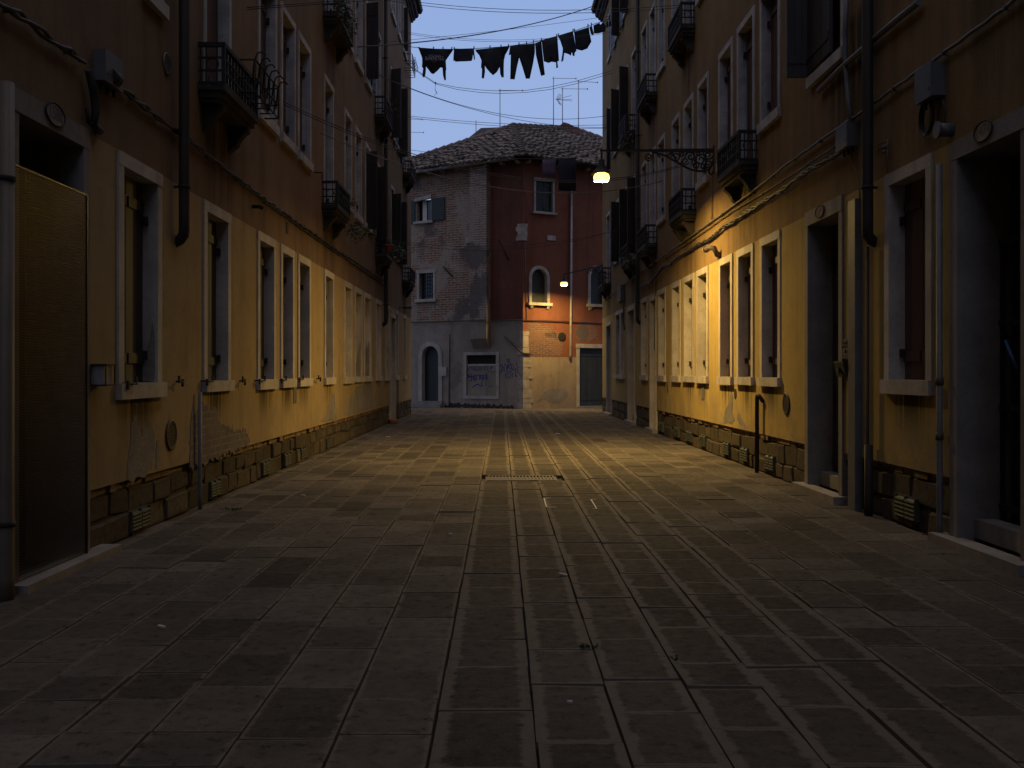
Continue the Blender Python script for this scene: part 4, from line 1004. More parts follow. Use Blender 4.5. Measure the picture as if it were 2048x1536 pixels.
# ------------------------------------------------------------------ street lamps
def spiral(c, r0, turns, a0, s=1, n=26): return [(c[0]+r0*(1-.8*k/n)*math.cos(a0+s*2*math.pi*turns*k/n), c[1]+r0*(1-.8*k/n)*math.sin(a0+s*2*math.pi*turns*k/n)) for k in range(n+1)]
def street_lamp(base, tip, arm_z, drop, label, scale=1.0, glow='lamp'):
    """arm runs from the wall point `base` to `tip` (x,y); ornate scrolls fill the wall end"""
    b, e = Vector((*base, 0)), Vector((*tip, 0)); d = (e-b); ln = d.length; d.normalize()
    t = thing('street_lamp', label, 'street lamp', (base[0], base[1], arm_z), 'street lamps')
    T = lambda p: (b.x+d.x*p[0]-d.y*p[1], b.y+d.y*p[0]+d.x*p[1], arm_z+p[2])
    m = MB(T); m.prism([(0, .03), (ln+.02, .012), (ln+.02, -.012), (0, -.03)], -.017, .017, lambda p, q, w: (p, w, q))
    m.prism([(-.02, .07), (.015, .07), (.015, -.36), (-.02, -.36)], -.03, .03, lambda p, q, w: (p, w, q)); m.build('arm', 'iron', t)
    m = MB(T); k = scale
    px = lambda x, y: ((1930-x)/7.877*.00757*k, 0, -(y-85)/7.877*.00757*k)
    low = [px(*q) for q in ((950, 110), (1060, 135), (1170, 170), (1300, 245), (1440, 325), (1560, 385), (1680, 412), (1780, 408), (1860, 370), (1905, 300), (1925, 210), (1930, 110))]
    m.tube(low, .018*k, 6); m.tube([px(*q) for q in ((1850, 375), (1850, 430), (1890, 470), (1920, 440), (1900, 415))], .016*k, 6)
    for cx, cy, r_, tr, a0, s_ in ((900, 185, 62, 1.4, 1.2, 1), (1330, 180, 75, 1.3, 2.6, -1), (1480, 250, 60, 1.3, .4, 1), (1560, 180, 75, 1.4, 3.4, 1), (1720, 230, 105, 1.7, 1.0, -1), (1640, 320, 60, 1.2, 5.0, 1), (1840, 290, 60, 1.3, 2.0, -1), (1840, 160, 70, 1.3, .2, 1), (1760, 330, 45, 1.1, 1.2, 1), (1600, 260, 45, 1.1, 2.2, -1), (1690, 130, 40, 1.1, .6, 1), (1260, 140, 35, 1.0, 2.0, -1), (1070, 150, 35, 1.0, 1.0, 1), (1430, 140, 45, 1.2, 4.0, -1)):
        m.tube([px(*q) for q in spiral((cx, cy), r_, tr, a0, s_)], .0125*k, 6)
    for q0, q1 in (((1240, 110), (1330, 240)), ((1400, 300), (1500, 110)), ((1600, 110), (1660, 400)), ((1760, 110), (1800, 400)), ((1180, 165), (1270, 105))): m.tube([px(*q0), px((q0[0]+q1[0])/2+18, (q0[1]+q1[1])/2), px(*q1)], .012*k, 5)
    m.build('scrollwork', 'iron', t)
    hz = arm_z-drop
    m = MB(lambda p: (p[0], p[1], p[2])); c = (e.x, e.y, hz)
    m.tube([(e.x, e.y, arm_z+.02), (e.x, e.y, hz+.2)], .014, 8)
    m.lathe([(.02, .26), (.045, .24), (.05, .17), (.075, .14), (.085, .10), (.12, .075), (.15, .045), (.16, .025), (.155, .025), (.13, .05), (.03, .065)], c, 24); m.build('lamp_shade', 'iron', t)
    m = MB(lambda p: (p[0], p[1], p[2])); n_ = 8
    m.lathe([(.100*math.cos(math.pi/2*q/n_)+.002, -.054-.004*math.sin(math.pi/2*q/n_)) for q in range(n_+1)], c, 24); m.build('lamp_glass', glow, t)
    m = MB(lambda p: (p[0], p[1], p[2])); m.lathe([(.06, .045), (.10, .03), (.121, -.005), (.122, -.035), (.116, -.06), (.106, -.078)], c, 24, 'z', False); m.build('glass_skirt', 'skirt', t)
    return t
ub = uR(1428); wx = TR((ub, 0, 0))[0]
tipx = at(1203, 303, ub)[0]
street_lamp((wx, ub), (tipx, ub), zat(301, ub), zat(301, ub)-zat(352, ub), 'lit ornate iron bracket lamp on the right wall, the nearer of the two')
p2 = at(1128, 568, 33.6)
street_lamp((TR((30.9, 0, 0))[0]-.01, 30.95), (p2[0], p2[1]), zat(545.5, 33.6)-.05, zat(545.5, 33.6)-.05-p2[2]-.03, 'smaller-looking lit bracket lamp by the red corner house, the farther of the two', 1.0, 'lamp_far')

# ------------------------------------------------------------------ cables along the walls
def wall_cable(T, P, pts, v, r, mat, label, strands=1, cat='cable', wob=.0):
    base = [P(x, y, v) for x, y in pts]; m = MB(T)
    dense = []
    for p, q in zip(base, base[1:]):
        n_ = max(2, int(abs(q[0]-p[0])/.12)); dense += [tuple(p[i]+(q[i]-p[i])*k/n_ for i in range(3)) for k in range(n_)]
    dense.append(base[-1])
    for s_ in range(strands):
        ph = s_*2*math.pi/strands
        m.tube([(p[0], p[1]+(r*1.1*math.cos(ph+p[0]*9) if strands > 1 else 0)+rnd.uniform(-wob, wob)*.3, p[2]+(r*1.1*math.sin(ph+p[0]*9) if strands > 1 else 0)+rnd.uniform(-wob, wob)) for p in dense], r, 5)
    k = 0
    for p in dense[3::7]: m.box(p[0]-.008, p[0]+.008, 0, p[1]+r*1.15, p[2]-r*1.3, p[2]+r*1.3)
    m.build('wall_cable', mat, label=label, cat=cat, group='cables clipped along the walls')
wall_cable(TL, L, [(-40, -18), (0, 8), (40, 30), (70, 50), (100, 80), (140, 103), (166, 122)], .04, .013, 'cable', 'dark cable bundle on the left wall running up to the grey box', 2, wob=.008)
wall_cable(TL, L, [(226, 164), (255, 184), (290, 215), (330, 245), (362, 268), (410, 305), (470, 352), (540, 405), (600, 448), (660, 490), (720, 530), (769, 562)], .03, .012, 'cable', 'long dark cable bundle on the left wall below the balconies', 2, wob=.012)
wall_cable(TL, L, [(470, 358), (540, 412), (600, 455), (660, 497), (720, 537), (769, 569)], .02, .010, 'cable', 'thin lower strand under the long bundle on the left wall', 1, wob=.006)
wall_cable(TR, Rr, [(2080, -32), (2030, 0), (1956, 56), (1871, 117), (1800, 168), (1748, 206), (1722, 225), (1700, 240), (1640, 282), (1576, 327), (1500, 387), (1426, 441), (1360, 488), (1281, 544), (1240, 575), (1206, 603)], .03, .014, 'lcable', 'long pale cable run rising along the right wall above the lamp glow', 1, wob=.006)
wall_cable(TR, Rr, [(1695, 277), (1620, 326), (1540, 378), (1470, 420), (1430, 448), (1380, 484), (1330, 518)], .02, .008, 'cable', 'thin cable just under the long pale run on the right wall', 1, wob=.006)
wall_cable(TR, Rr, [(1694, 294), (1668, 312), (1610, 345), (1558, 384), (1503, 418), (1470, 441), (1444, 456), (1420, 478), (1396, 489), (1375, 503), (1357, 513), (1340, 529), (1326, 533), (1312, 552), (1300, 566), (1280, 572)], .045, .013, 'cable', 'thick drooping cable bundle looping along the lit right wall', 3, wob=.012)
m = MB(TR); m.tube([Rr(1424, 350, .02), Rr(1424, 395, .02), Rr(1424, 440, .02)], .010, 5); m.build('lamp_cable', 'lcable', label='cable dropping straight down the wall under the nearer lamp bracket', cat='cable')
m = MB(TR)
m.tube([Rr(1838, 4, .04), Rr(1790, 42, .04), Rr(1723, 100, .04), Rr(1680, 138, .04), Rr(1636, 183, .04)], .026, 8); m.build('wall_pipe', 'gpipe', label='horizontal grey pipe high on the right wall by the dark shutters', cat='pipe')
m = MB(TR); m.tube([Rr(1695, -20, .04), Rr(1690, 60, .04), Rr(1691, 130, .04), Rr(1697, 200, .04), Rr(1703, 250, .04)], .024, 8); m.build('wall_pipe', 'gpipe', label='vertical pale conduit running down into the small grey box on the right wall', cat='pipe')
m = MB(TR); m.tube([Rr(1700, 302, .02), Rr(1708, 330, .02), Rr(1719, 372, .02), Rr(1720, 398, .02)], .007, 5); m.build('wall_cable', 'lcable', label='thin slack lead running from the small grey box down to the cable duct', cat='cable')
m = MB(TR); m.tube([Rr(1748, 294, .02), Rr(1775, 280, .02), Rr(1775, 345, .02)], .007, 5); m.build('wall_cable', 'lcable', label='thin bent lead on the right wall between drainpipe and nearest window', cat='cable')
m = MB(TR); m.tube([Rr(1312, 560, .02), Rr(1310, 620, .02), Rr(1309, 700, .02)], .010, 5); m.build('wall_cable', 'cable', label='dark lead hanging down the right wall beside the dark door past the drainpipe', cat='cable'); m = MB(TR); m.tube([Rr(1248, 588, .03), Rr(1247, 640, .05), Rr(1249, 660, .03)], .016, 5); m.build('wall_cable', 'cable', label='short dark lead under the small box on the far right wall', cat='cable')
def jbox(T, P, x0, x1, y0, y1, dp, label, mat='box'):
    a, b = P(x0, y1), P(x1, y1); u0, u1 = sorted((a[0], b[0])); m = MB(T)
    c = (u0+u1)/2; z0, z1 = zat(y1, c), zat(y0, c)
    t = thing('junction_box', label, 'junction box', T((c, 0, z0)), 'boxes on the walls')
    m.box(u0, u1, .0, dp, z0, z1); m.build('body', mat, t)
    m = MB(T); m.box(u0-.006, u1+.006, dp+.001, dp+.016, z0-.006, z1+.006); m.box(u0+.02, u0+.05, dp+.016, dp+.02, z0+.05, z0+.07); m.build('lid', mat, t)
    m = MB(T)
    for k in range(3): m.tube([(u0+.04+k*(u1-u0-.08)/2, dp*.5, z0-.05), (u0+.04+k*(u1-u0-.08)/2, dp*.5, z0+.005)], .012, 6)
    m.build('cable_gland', 'iron', t)
jbox(TL, L, 187, 222, 112, 172, .07, 'grey junction box with cables on the left wall above the panel')
jbox(TR, Rr, 1696, 1718, 252, 298, .10, 'small grey junction box beside the brown drainpipe on the right wall')
jbox(TR, Rr, 1860, 1892, 134, 200, .10, 'larger grey junction box with coiled cable under it, upper right')
jbox(TR, Rr, 1243, 1250, 572, 602, .10, 'small box high on the far right wall above the grey doors')
m = MB(TL); p = L(228, 150, .1); m.tube([(p[0]+.02, .06, p[2]), (p[0]+.12, .07, p[2])], .055, 12); m.build('siren', 'pipe', label='round dark siren beside the grey box on the left wall', cat='siren')
m = MB(TL); m.tube([L(178, 140, .05), L(188, 185, .05), L(192, 225, .05), L(186, 248, .05), L(200, 262, .02)], .028, 7); m.tube([L(174, 215, .04), L(178, 245, .04), L(200, 262, .03)], .016, 6); m.build('hose', 'iron', label='black bent hose hanging below the grey box on the left wall', cat='hose')
m = MB(TR); c = Rr(1849, 235, .06)
for k in range(4): m.tube([(c[0]+(.09+.006*k)*math.cos(q*math.pi/10)*1.0, .03+.008*k, c[2]+(.125+.004*k)*math.sin(q*math.pi/10)) for q in range(20)], .007, 4, True)
c = Rr(1880, 232, .05)
m.tube([(c[0]+.06*math.cos(q*math.pi/10), .04, c[2]+.11*math.sin(q*math.pi/10)) for q in range(20)], .007, 4, True)
m.build('cable_coil', 'cable', label='coils of spare black cable hanging under the larger grey box', cat='cable coil')
m = MB(TR); c = Rr(1904, 260, .0); m.tube([(c[0], .0, c[2]), (c[0], .10, c[2])], .05, 12); m.tube([(c[0], .101, c[2]), (c[0], .115, c[2])], .062, 14); m.build('vent_cap', 'box', label='round flue cap on the right wall above the near doorway', cat='vent cap')
m = MB(TR); c = Rr(1776, 294, .0); m.tube([(c[0]-.05, .03, c[2]), (c[0]+.06, .03, c[2])], .012, 6); m.tube([(c[0], .0, c[2]-.02), (c[0], .05, c[2]-.05)], .016, 6); m.build('pipe_stub', 'gpipe', label='little pipe stub on the right wall above the nearest window', cat='pipe')

# ------------------------------------------------------------------ number plates, bells, letter boxes, panel
def oval(T, x_dir, uc, zc, ru, rz, label, txt, tw):
    t = thing('number_plate', label, 'number plate', T((uc, .03, zc-rz)), 'oval house number plates')
    m = MB(T); n_ = 28
    o = [(uc+ru*math.cos(2*math.pi*k/n_), zc+rz*math.sin(2*math.pi*k/n_)) for k in range(n_)]
    m.prism(o, .027, .034, lambda p, q, w: (p, w, q)); m.build('plate', 'plate' if txt else 'bare', t)
    m = MB(T); m.tube([(p, .034, q) for p, q in o], .006, 5, True); m.build('rim', 'iron', t)
    if txt:
        m = MB(T); add_text(m, txt, 1.0, lambda x, y: (uc+x_dir*x*tw, .0362, zc+y*rz*1.75)); m.build('number', 'red', t)
p0, p1 = uL(81), uL(119); zc = L(100, 229)[2]
oval(TL, 1, (p0+p1)/2, zc, (p1-p0)/2, .068, 'white oval number plate 1580 above the panelled doorway', '1580', .098)
a, b = rw(1958, 1994); oval(TR, -1, (a+b)/2, Rr(1976, 262)[2], (b-a)/2, .066, 'white oval number plate 1474 over the near right doorway', '1474', .098)
a, b = rw(1637.5, 1654.5); oval(TR, -1, (a+b)/2, Rr(1646, 423)[2], (b-a)/2, .062, 'worn blank oval plate over the middle right doorway', None, 0)
a, b = rw(1689, 1711); t = thing('doorbell_panel', 'brass bell panel with two rows of buttons beside the right doorway', 'doorbell panel', TR((a, 0, 1.3)))
zt1, zb1, zt2, zb2 = [zat(y, (a+b)/2) for y in (677, 692, 695, 717)]
m = MB(TR); m.box(a, b, 0, .018, zb1, zt1); m.box(a, b, 0, .02, zb2, zt2); m.build('plate', 'plate', t)
m = MB(TR)
for k in range(4): m.lathe([(.018, .0185), (.014, .026)], (a+(b-a)*(k+.5)/4, 0, (zt1+zb1)/2), 8, 'v')
for k in range(3): m.lathe([(.018, .0205), (.014, .028)], (a+(b-a)*(k+.9)/4, 0, (zt2+zb2)/2+.02), 8, 'v')
m.box(a+.06, b-.03, .0205, .024, zb2+.025, zb2+.04); m.build('bell_buttons', 'iron', t)
a, b = rw(1688, 1707); c = (a+b)/2; m = MB(TR); z0, z1 = zat(754, c), zat(722, c); t = thing('letter_box', 'black letter box below the bell panel on the right wall', 'letter box', TR((c, 0, z0)))
m.prism([(0, z0), (.07, z0), (.10, z1-.02), (.10, z1), (0, z1)], a, b, lambda p, q, w: (w, p, q)); m.build('body', 'iron', t)
m = MB(TR); m.box(a+.11, a+.15, .087, .104, z0+.03, z1-.06); m.build('window_strip', 'pipe', t)
a, b = uL(176), uL(197); c = (a+b)/2; z0, z1 = zat(772, c), zat(728, c); t = thing('leaflet_box', 'small milky leaflet box on the left wall beside the perforated panel', 'leaflet box', TL((c, 0, z0)))
m = MB(TL); m.box(a+.02, b-.02, .01, .10, z0+.012, z1-.012); m.build('body', 'acryl', t)
m = MB(TL); m.box(a, b, 0, .125, z1-.0115, z1); m.box(a, b, 0, .125, z0, z0+.0115)
for x in (a+.004, b-.012): m.box(x, x+.008, .112, .12, z0+.0115, z1-.0115)
m.build('frame', 'pipe', t)
# perforated panel leaning over the left doorway
t = thing('perforated_panel', 'tall perforated metal panel closing the left doorway', 'panel', TL((6.2, .06, .03)))
a, b, z0, z1 = uL(14, .05), uL(173, .05), .045, 2.42; v_ = .05
m = MB(TL); nz, nu = 150, 68
for k in range(nz+1):
    z = z0+(z1-z0)*k/nz; m.quad((a, v_, z-.0027), (b, v_, z-.0027), (b, v_+.0012, z+.0027), (a, v_+.0012, z+.0027))
for k in range(nu+1):
    u = a+(b-a)*k/nu; m.quad((u-.0022, v_-.0015, z0), (u+.0022, v_-.0015, z0), (u+.0022, v_-.0015, z1), (u-.0022, v_-.0015, z1))
m.build('perforated_sheet', 'mesh', t)
m = MB(TL)
for x in (a-.012, b): m.box(x, x+.012, v_-.015, v_+.006, z0, z1)
m.box(a, b, v_-.015, v_+.0055, z1, z1+.01); m.box(a, b, v_-.015, v_+.0055, z0-.012, z0-.003); m.build('frame', 'mesh', t)

# ------------------------------------------------------------------ wires across the street
def wire(A, B, through, r, label, mat='cable', n=40, name='washing_line', cat='washing line', grp='lines strung across the street'):
    A, B = Vector(A), Vector(B); best = None
    s_ = 0
    if through:
        x, y = through
        for k in range(1, 400):
            t = k/400; p = A.lerp(B, t); e = abs(VX+FPX*p.x/p.y-x)
            if best is None or e < best[0]: best = (e, t, p)
        _, t, p = best; s_ = (p.z - zat(y, p.y))/(4*t*(1-t))
    pts = []
    for k in range(n+1):
        t = k/n; p = A.lerp(B, t); pts.append((p.x, p.y, p.z-4*s_*t*(1-t)))
    m = MB(); m.tube(pts, r, 5)
    m.build(name, mat, label=label, cat=cat, group=grp)
    return pts
wire(TL(L(494, 15)), TR(Rr(1500, -70)), (660, 3), .005, 'upper strand leaving the left wall above the first balcony', n=30)
wire(TL(L(494, 19)), TR(Rr(1500, -62)), (660, 7), .005, 'lower strand leaving the left wall above the first balcony', n=30)
wire(TL(L(765, -6)), TR(Rr(1362, 10)), (1000, 18), .006, 'upper strand of the highest line pair across the sky')
wire(TL(L(765, -1)), TR(Rr(1362, 15)), (1000, 24), .006, 'lower strand of the highest line pair across the sky')
wire(TL(L(716, 94)), at(1190, 11, 30.5), (950, 70), .013, 'thick power cable climbing across the sky to the right eave', name='power_cable', cat='cable')
wire(TL(L(775, 84)), TR(Rr(1235, 30)), (1040, 56), .005, 'thin line rising across the sky above the laundry to the right')
wire(TL(L(800, 62)), TR(Rr(1240, 58)), (1000, 80), .005, 'upper strand of the slack pair just above the hanging laundry')
wire(TL(L(800, 65)), TR(Rr(1240, 61)), (1000, 83.5), .005, 'lower strand of the slack pair just above the hanging laundry')
def poly_line(pts, r, label):
    m = MB(); m.tube([at(x, y, d) for x, y, d in pts], r, 5); m.build('washing_line', 'cable', label=label, cat='washing line', group='lines strung across the street')
poly_line([(811, 124, 28.5), (840, 145, 28.5), (871, 166, 28.6), (915, 175, 28.6), (960, 180, 28.6), (1000, 182, 28.6), (1050, 181, 28.5), (1100, 174, 28.4), (1150, 163, 28.3), (1205, 147, 28.2), (1224, 141, 28.1)], .007, 'upper strand of the line with a dangling knot')
poly_line([(811, 126, 28.5), (840, 147, 28.5), (871, 168, 28.6), (915, 179, 28.6), (960, 185, 28.6), (1000, 187, 28.6), (1050, 185, 28.5), (1100, 179, 28.4), (1150, 168, 28.3), (1205, 152, 28.2), (1224, 146, 28.1)], .007, 'lower strand of the line with a dangling knot')
kp = at(871, 166, 28.6); m = MB(); m.tube([kp, at(870, 178, 28.6), at(873, 186, 28.6), at(869, 191, 28.6)], .006, 4); m.tube([at(870, 178, 28.6), at(875, 188, 28.6)], .005, 4); m.lathe([(.0, -.04), (.035, 0), (.0, .04)], kp, 8); m.build('line_knot', 'cable', label='knotted loose end dangling from the line below the left hoodie', cat='line knot')
wire(TL(L(751, 146)), TR(Rr(1250, 225)), (1100, 238), .006, 'upper strand of the pair sweeping from the drainpipe down over the roof')
wire(TL(L(751, 149)), TR(Rr(1245, 254)), (1100, 249), .006, 'lower strand of the pair sweeping from the drainpipe down over the roof')
wire(TL(L(795, 229)), TR(Rr(1240, 249)), (1000, 247), .006, 'upper flat strand just above the tiled roof')
wire(TL(L(795, 232)), TR(Rr(1240, 256)), (1000, 252), .006, 'lower flat strand just above the tiled roof')
wire(TL(L(566, 203)), TR(Rr(1358, 331)), (1000, 349), .006, 'upper strand sloping past the left upper windows to the lamp bracket')
wire(TL(L(566, 208)), TR(Rr(1362, 333)), (1000, 353), .006, 'lower strand sloping past the left upper windows to the lamp bracket')
wire(TL(L(641, 266)), TR(Rr(1325, 362)), (1109, 386), .009, 'lamplit wire passing just below the nearer lamp', 'lcable')
wire(TL(L(770, 480)), TR(Rr(1264, 450)), (1000, 500), .006, 'low line in front of the brick wall of the corner house')
wire(TL(L(770, 478)), TR(Rr(1256, 455)), (1000, 493), .005, 'lowest faint line crossing before the corner house windows')
# laundry
LD = 27.4
lin = [(803, 90), (830, 95), (870, 98), (905, 98.5), (950, 97), (1000, 94), (1020, 92), (1060, 86), (1085, 80), (1115, 72), (1150, 61.5), (1180, 51), (1207, 42), (1235, 33)]
m = MB(); m.tube([at(x, y, LD) for x, y in lin], .009, 5); m.build('washing_line', 'cable', label='washing line holding the black laundry high between the terraces', cat='washing line', group='lines strung across the street')
lin2 = [(803, 88), (900, 95), (1020, 90), (1150, 60), (1235, 30)]
def garment(name, pts, label, cat, mat='black', d=LD, th=.018, wave=.035, seed=0):
    P_ = [at(x, y, d) for x, y in pts]; rr = random.Random(seed)
    bm = bmesh.new(); vs = [bm.verts.new((p[0], 0, p[2])) for p in P_]; f = bm.faces.new(vs); bm.normal_update()
    bmesh.ops.triangulate(bm, faces=[f]); bmesh.ops.subdivide_edges(bm, edges=bm.edges[:], cuts=2, use_grid_fill=True); bmesh.ops.triangulate(bm, faces=bm.faces[:])
    zt = max(v.co.z for v in bm.verts); p1, p2 = rr.uniform(0, 6), rr.uniform(0, 6)
    for v in bm.verts:
        k = min(1, (zt-v.co.z)/.4); v.co.y = wave*k*(math.sin(9*v.co.x+p1)+.6*math.sin(6*v.co.z+14*v.co.x+p2))
    g_ = bmesh.ops.extrude_face_region(bm, geom=bm.faces[:]); 
    for e in g_['geom']:
        if isinstance(e, bmesh.types.BMVert): e.co.y += th
    bmesh.ops.recalc_face_normals(bm, faces=bm.faces[:])
    xs = [v.co.x for v in bm.verts]; ox, oz = (min(xs)+max(xs))/2, min(v.co.z for v in bm.verts)
    for v in bm.verts: v.co.x -= ox; v.co.z -= oz
    me = bpy.data.meshes.new(name); bm.to_mesh(me); bm.free(); me.materials.append(MT[mat]); me.polygons.foreach_set('use_smooth', [True]*len(me.polygons))
    o = bpy.data.objects.new(name, me); COL.objects.link(o); o.location = (ox, d, oz); tag(o, label, cat, 'laundry on the high line')
    return o
c1 = lambda P_: [(825+x/9.752, 80+y/9.752) for x, y in P_]
c2 = lambda P_: [(1030+x/9.752, 30+y/9.752) for x, y in P_]
c3 = lambda P_: [(780+x/4.452, y/4.452) for x, y in P_]
h1 = garment('hoodie', c1([(105, 130), (170, 152), (400, 175), (600, 180), (800, 178), (720, 290), (650, 405), (655, 480), (660, 580), (650, 600), (652, 780), (620, 780), (595, 690), (585, 545), (545, 535), (480, 610), (410, 665), (360, 640), (310, 570), (262, 505), (255, 620), (240, 700), (215, 728), (188, 700), (200, 600), (205, 545), (180, 515), (188, 440), (185, 345), (150, 250)]), 'black hoodie hung upside down with white lettering, leftmost on the line', 'hoodie', seed=1)
garment('shorts', c1([(812, 165), (1200, 175), (1222, 385), (1202, 388), (1182, 280), (1168, 385), (1150, 410), (830, 415), (832, 395), (795, 400), (800, 280)]), 'small dark shorts pegged between the two hoodies', 'shorts', 'navy', seed=2)
garment('hoodie', c1([(1225, 185), (1500, 160), (1900, 118), (1860, 200), (1810, 280), (1785, 385), (1780, 545), (1782, 720), (1740, 720), (1710, 650), (1700, 520), (1650, 610), (1570, 690), (1510, 640), (1450, 570), (1412, 510), (1415, 620), (1395, 745), (1348, 735), (1355, 560), (1335, 520), (1345, 400), (1300, 290), (1230, 210)]), 'plain black hoodie hung upside down right of the dark shorts', 'hoodie', seed=3)
garment('trousers', c3([(1070, 408), (1180, 396), (1290, 385), (1290, 470), (1275, 560), (1245, 698), (1210, 695), (1180, 600), (1150, 515), (1130, 600), (1110, 712), (1070, 705), (1075, 485), (1057, 490)]), 'black trousers with two long legs in the middle of the line', 'trousers', seed=4)
garment('leggings', c3([(1291, 385), (1347, 361), (1366, 545), (1380, 660), (1345, 670), (1300, 490)]), 'narrow black leggings between the trousers and a black shirt', 'leggings', d=LD+.06, seed=5)
garment('shirt', c3([(1350, 361), (1420, 340), (1490, 318), (1505, 540), (1490, 548), (1497, 600), (1480, 605), (1478, 555), (1440, 550), (1410, 562), (1370, 545)]), 'black shirt with a straight top edge right of the leggings', 'shirt', seed=6)
garment('shirt', c2([(840, 410), (1130, 325), (1180, 560), (1205, 680), (1170, 720), (1165, 780), (1130, 795), (1110, 715), (1090, 795), (1050, 770), (960, 745), (945, 880), (920, 915), (900, 905), (925, 740), (930, 660), (880, 500)]), 'dark navy top with dangling straps, second from right of the large pieces', 'shirt', 'navy', seed=7)
garment('shirt', c2([(1150, 325), (1440, 235), (1460, 380), (1490, 520), (1410, 660), (1310, 685), (1200, 650), (1180, 540)]), 'black top with rounded hem, rightmost of the large pieces', 'shirt', seed=8)
garment('sock', c2([(1450, 235), (1500, 205), (1540, 370), (1515, 395), (1480, 370)]), 'black sock just right of the rounded black top', 'sock', seed=9)
garment('vest', c2([(1530, 200), (1650, 150), (1665, 190), (1720, 130), (1770, 210), (1765, 300), (1740, 330), (1630, 350), (1540, 345)]), 'crumpled black vest against the right building edge', 'vest', seed=10)
for k, (a, b) in enumerate(((1780, 1815), (1835, 1868), (1885, 1915), (1925, 1950))):
    garment('sock', c2([(a, 130-k*17), (b, 115-k*17), (b+6, 230-k*20), (a-4, 245-k*20)]), ['first', 'second', 'third', 'last'][k] + ' small black sock from the vest towards the right building', 'sock', seed=20+k, wave=.015)
m = MB(); c = at(825+430/9.752, 80+350/9.752, LD-.085)
add_text(m, 'TSUNAMI', .125, lambda x, y: (c[0]-x, c[1], c[2]-y*1.25)); lo = m.build('lettering', 'printw'); lo.parent = h1; lo.matrix_parent_inverse = Matrix.Translation(h1.location).inverted()
m = MB(); c = at(825+430/9.752, 80+300/9.752, LD-.085)
add_text(m, 'ATTITUDE', .06, lambda x, y: (c[0]-x*1.2, c[1], c[2]-y)); lo = m.build('lettering', 'printw'); lo.parent = h1; lo.matrix_parent_inverse = Matrix.Translation(h1.location).inverted()
m = MB(); c = at(825+425/9.752, 80+405/9.752, LD-.085); pts = []
for k in range(14): r_ = .085*(1 if k % 2 == 0 else .45); pts.append((c[0]+r_*math.cos(2*math.pi*k/14)*1.2, c[2]+r_*.7*math.sin(2*math.pi*k/14)))
m.prism(pts, c[1]-.003, c[1], lambda p, q, w_: (p, w_, q)); lo = m.build('emblem', 'printr'); lo.parent = h1; lo.matrix_parent_inverse = Matrix.Translation(h1.location).inverted()
def line_y(x):
    for (x0, y0), (x1, y1) in zip(lin, lin[1:]):
        if x0 <= x <= x1: return y0+(y1-y0)*(x-x0)/(x1-x0)
peg0 = None
for x in (867, 886, 903.5, 908.5, 948, 980, 1002, 1017, 1038, 1053, 1067, 1083, 1113.5, 1117, 1146, 1149, 1176, 1183):
    if peg0 is None:
        m = MB(); p = at(x, line_y(x), LD); m.prism([(-.01, -.05), (.01, -.05), (.017, .05), (.006, .055), (0, .02), (-.006, .055), (-.017, .05)], -.012, .012, lambda a, b, w_: (p[0]+a, p[1]+w_, p[2]+.01+b))
        peg0 = m.build('clothes_peg', 'navy', label='small dark clothes peg gripping the high washing line', cat='clothes peg', group='pegs on the washing line'); pz = p
    else:
        p = at(x, line_y(x), LD); o = peg0.copy(); COL.objects.link(o); o.location = peg0.location + Vector(p) - Vector(pz)
# towels before the corner house
TD = 32.0
A, B = TL((29.9, 0, zat(300, 29.9))), TR((30.7, 0, zat(296, 30.7)))
m = MB(); m.tube([A, at(950, 316, 31), at(1085, 318, TD), at(1152, 315.5, TD), B], .006, 4); m.build('washing_line', 'cable', label='line carrying two towels before the red wall', cat='washing line', group='lines strung across the street')
garment('towel', [(1085, 318), (1112, 318), (1112, 354), (1085, 352)], 'mauve towel hanging before the eave of the red wall', 'towel', 'purple', TD, .012, .03, 31)
garment('towel', [(1117, 317), (1152, 315.5), (1152, 382), (1117, 381)], 'long navy towel hanging right of the mauve towel', 'towel', 'navy', TD, .012, .03, 32)

# ------------------------------------------------------------------ balcony plants, pots and racks
def plant(T, c, rad, n_, label, mat='leaf', droop=.6, seed=0, name='balcony_plant', size=.05):
    rr = random.Random(seed); m = MB(T)
    for _ in range(n_):
        a, ph = rr.uniform(0, 6.283), math.acos(rr.uniform(-1, 1)); q = rr.random()**.4
        x, y, z = (rad[0]*q*math.sin(ph)*math.cos(a), rad[1]*q*math.sin(ph)*math.sin(a), rad[2]*q*math.cos(ph))
        if rr.random() < .3 and math.sin(5*x/rad[0]+3*z/rad[2]+seed) > .3: continue
        s_ = size*rr.uniform(.5, 1.3); t1, t2 = rr.uniform(0, 6.283), rr.uniform(-1, 1)
        d = Vector((math.cos(t1)*.8, math.sin(t1)*.8, -droop*rr.random()+t2*.3)).normalized()*s_; n2 = d.cross(Vector((rr.random()-.5, rr.random()-.5, 1))).normalized()*s_*.32
        p = Vector((c[0]+x, c[1]+y, c[2]+z)); m.quad(tuple(p), tuple(p+d*.5+n2), tuple(p+d), tuple(p+d*.5-n2))
    for k in range(10):
        a = rr.uniform(0, 6.283); m.tube([(c[0], c[1], c[2]-rad[2]*.3), (c[0]+rad[0]*.5*math.cos(a), c[1]+rad[1]*.5*math.sin(a), c[2]+rad[2]*.1), (c[0]+rad[0]*.9*math.cos(a), c[1]+rad[1]*.9*math.sin(a), c[2]+rad[2]*rr.uniform(-.8, .8))], .004, 4)
    m.build(name, mat, label=label, cat='plant', group='plants on the balconies')
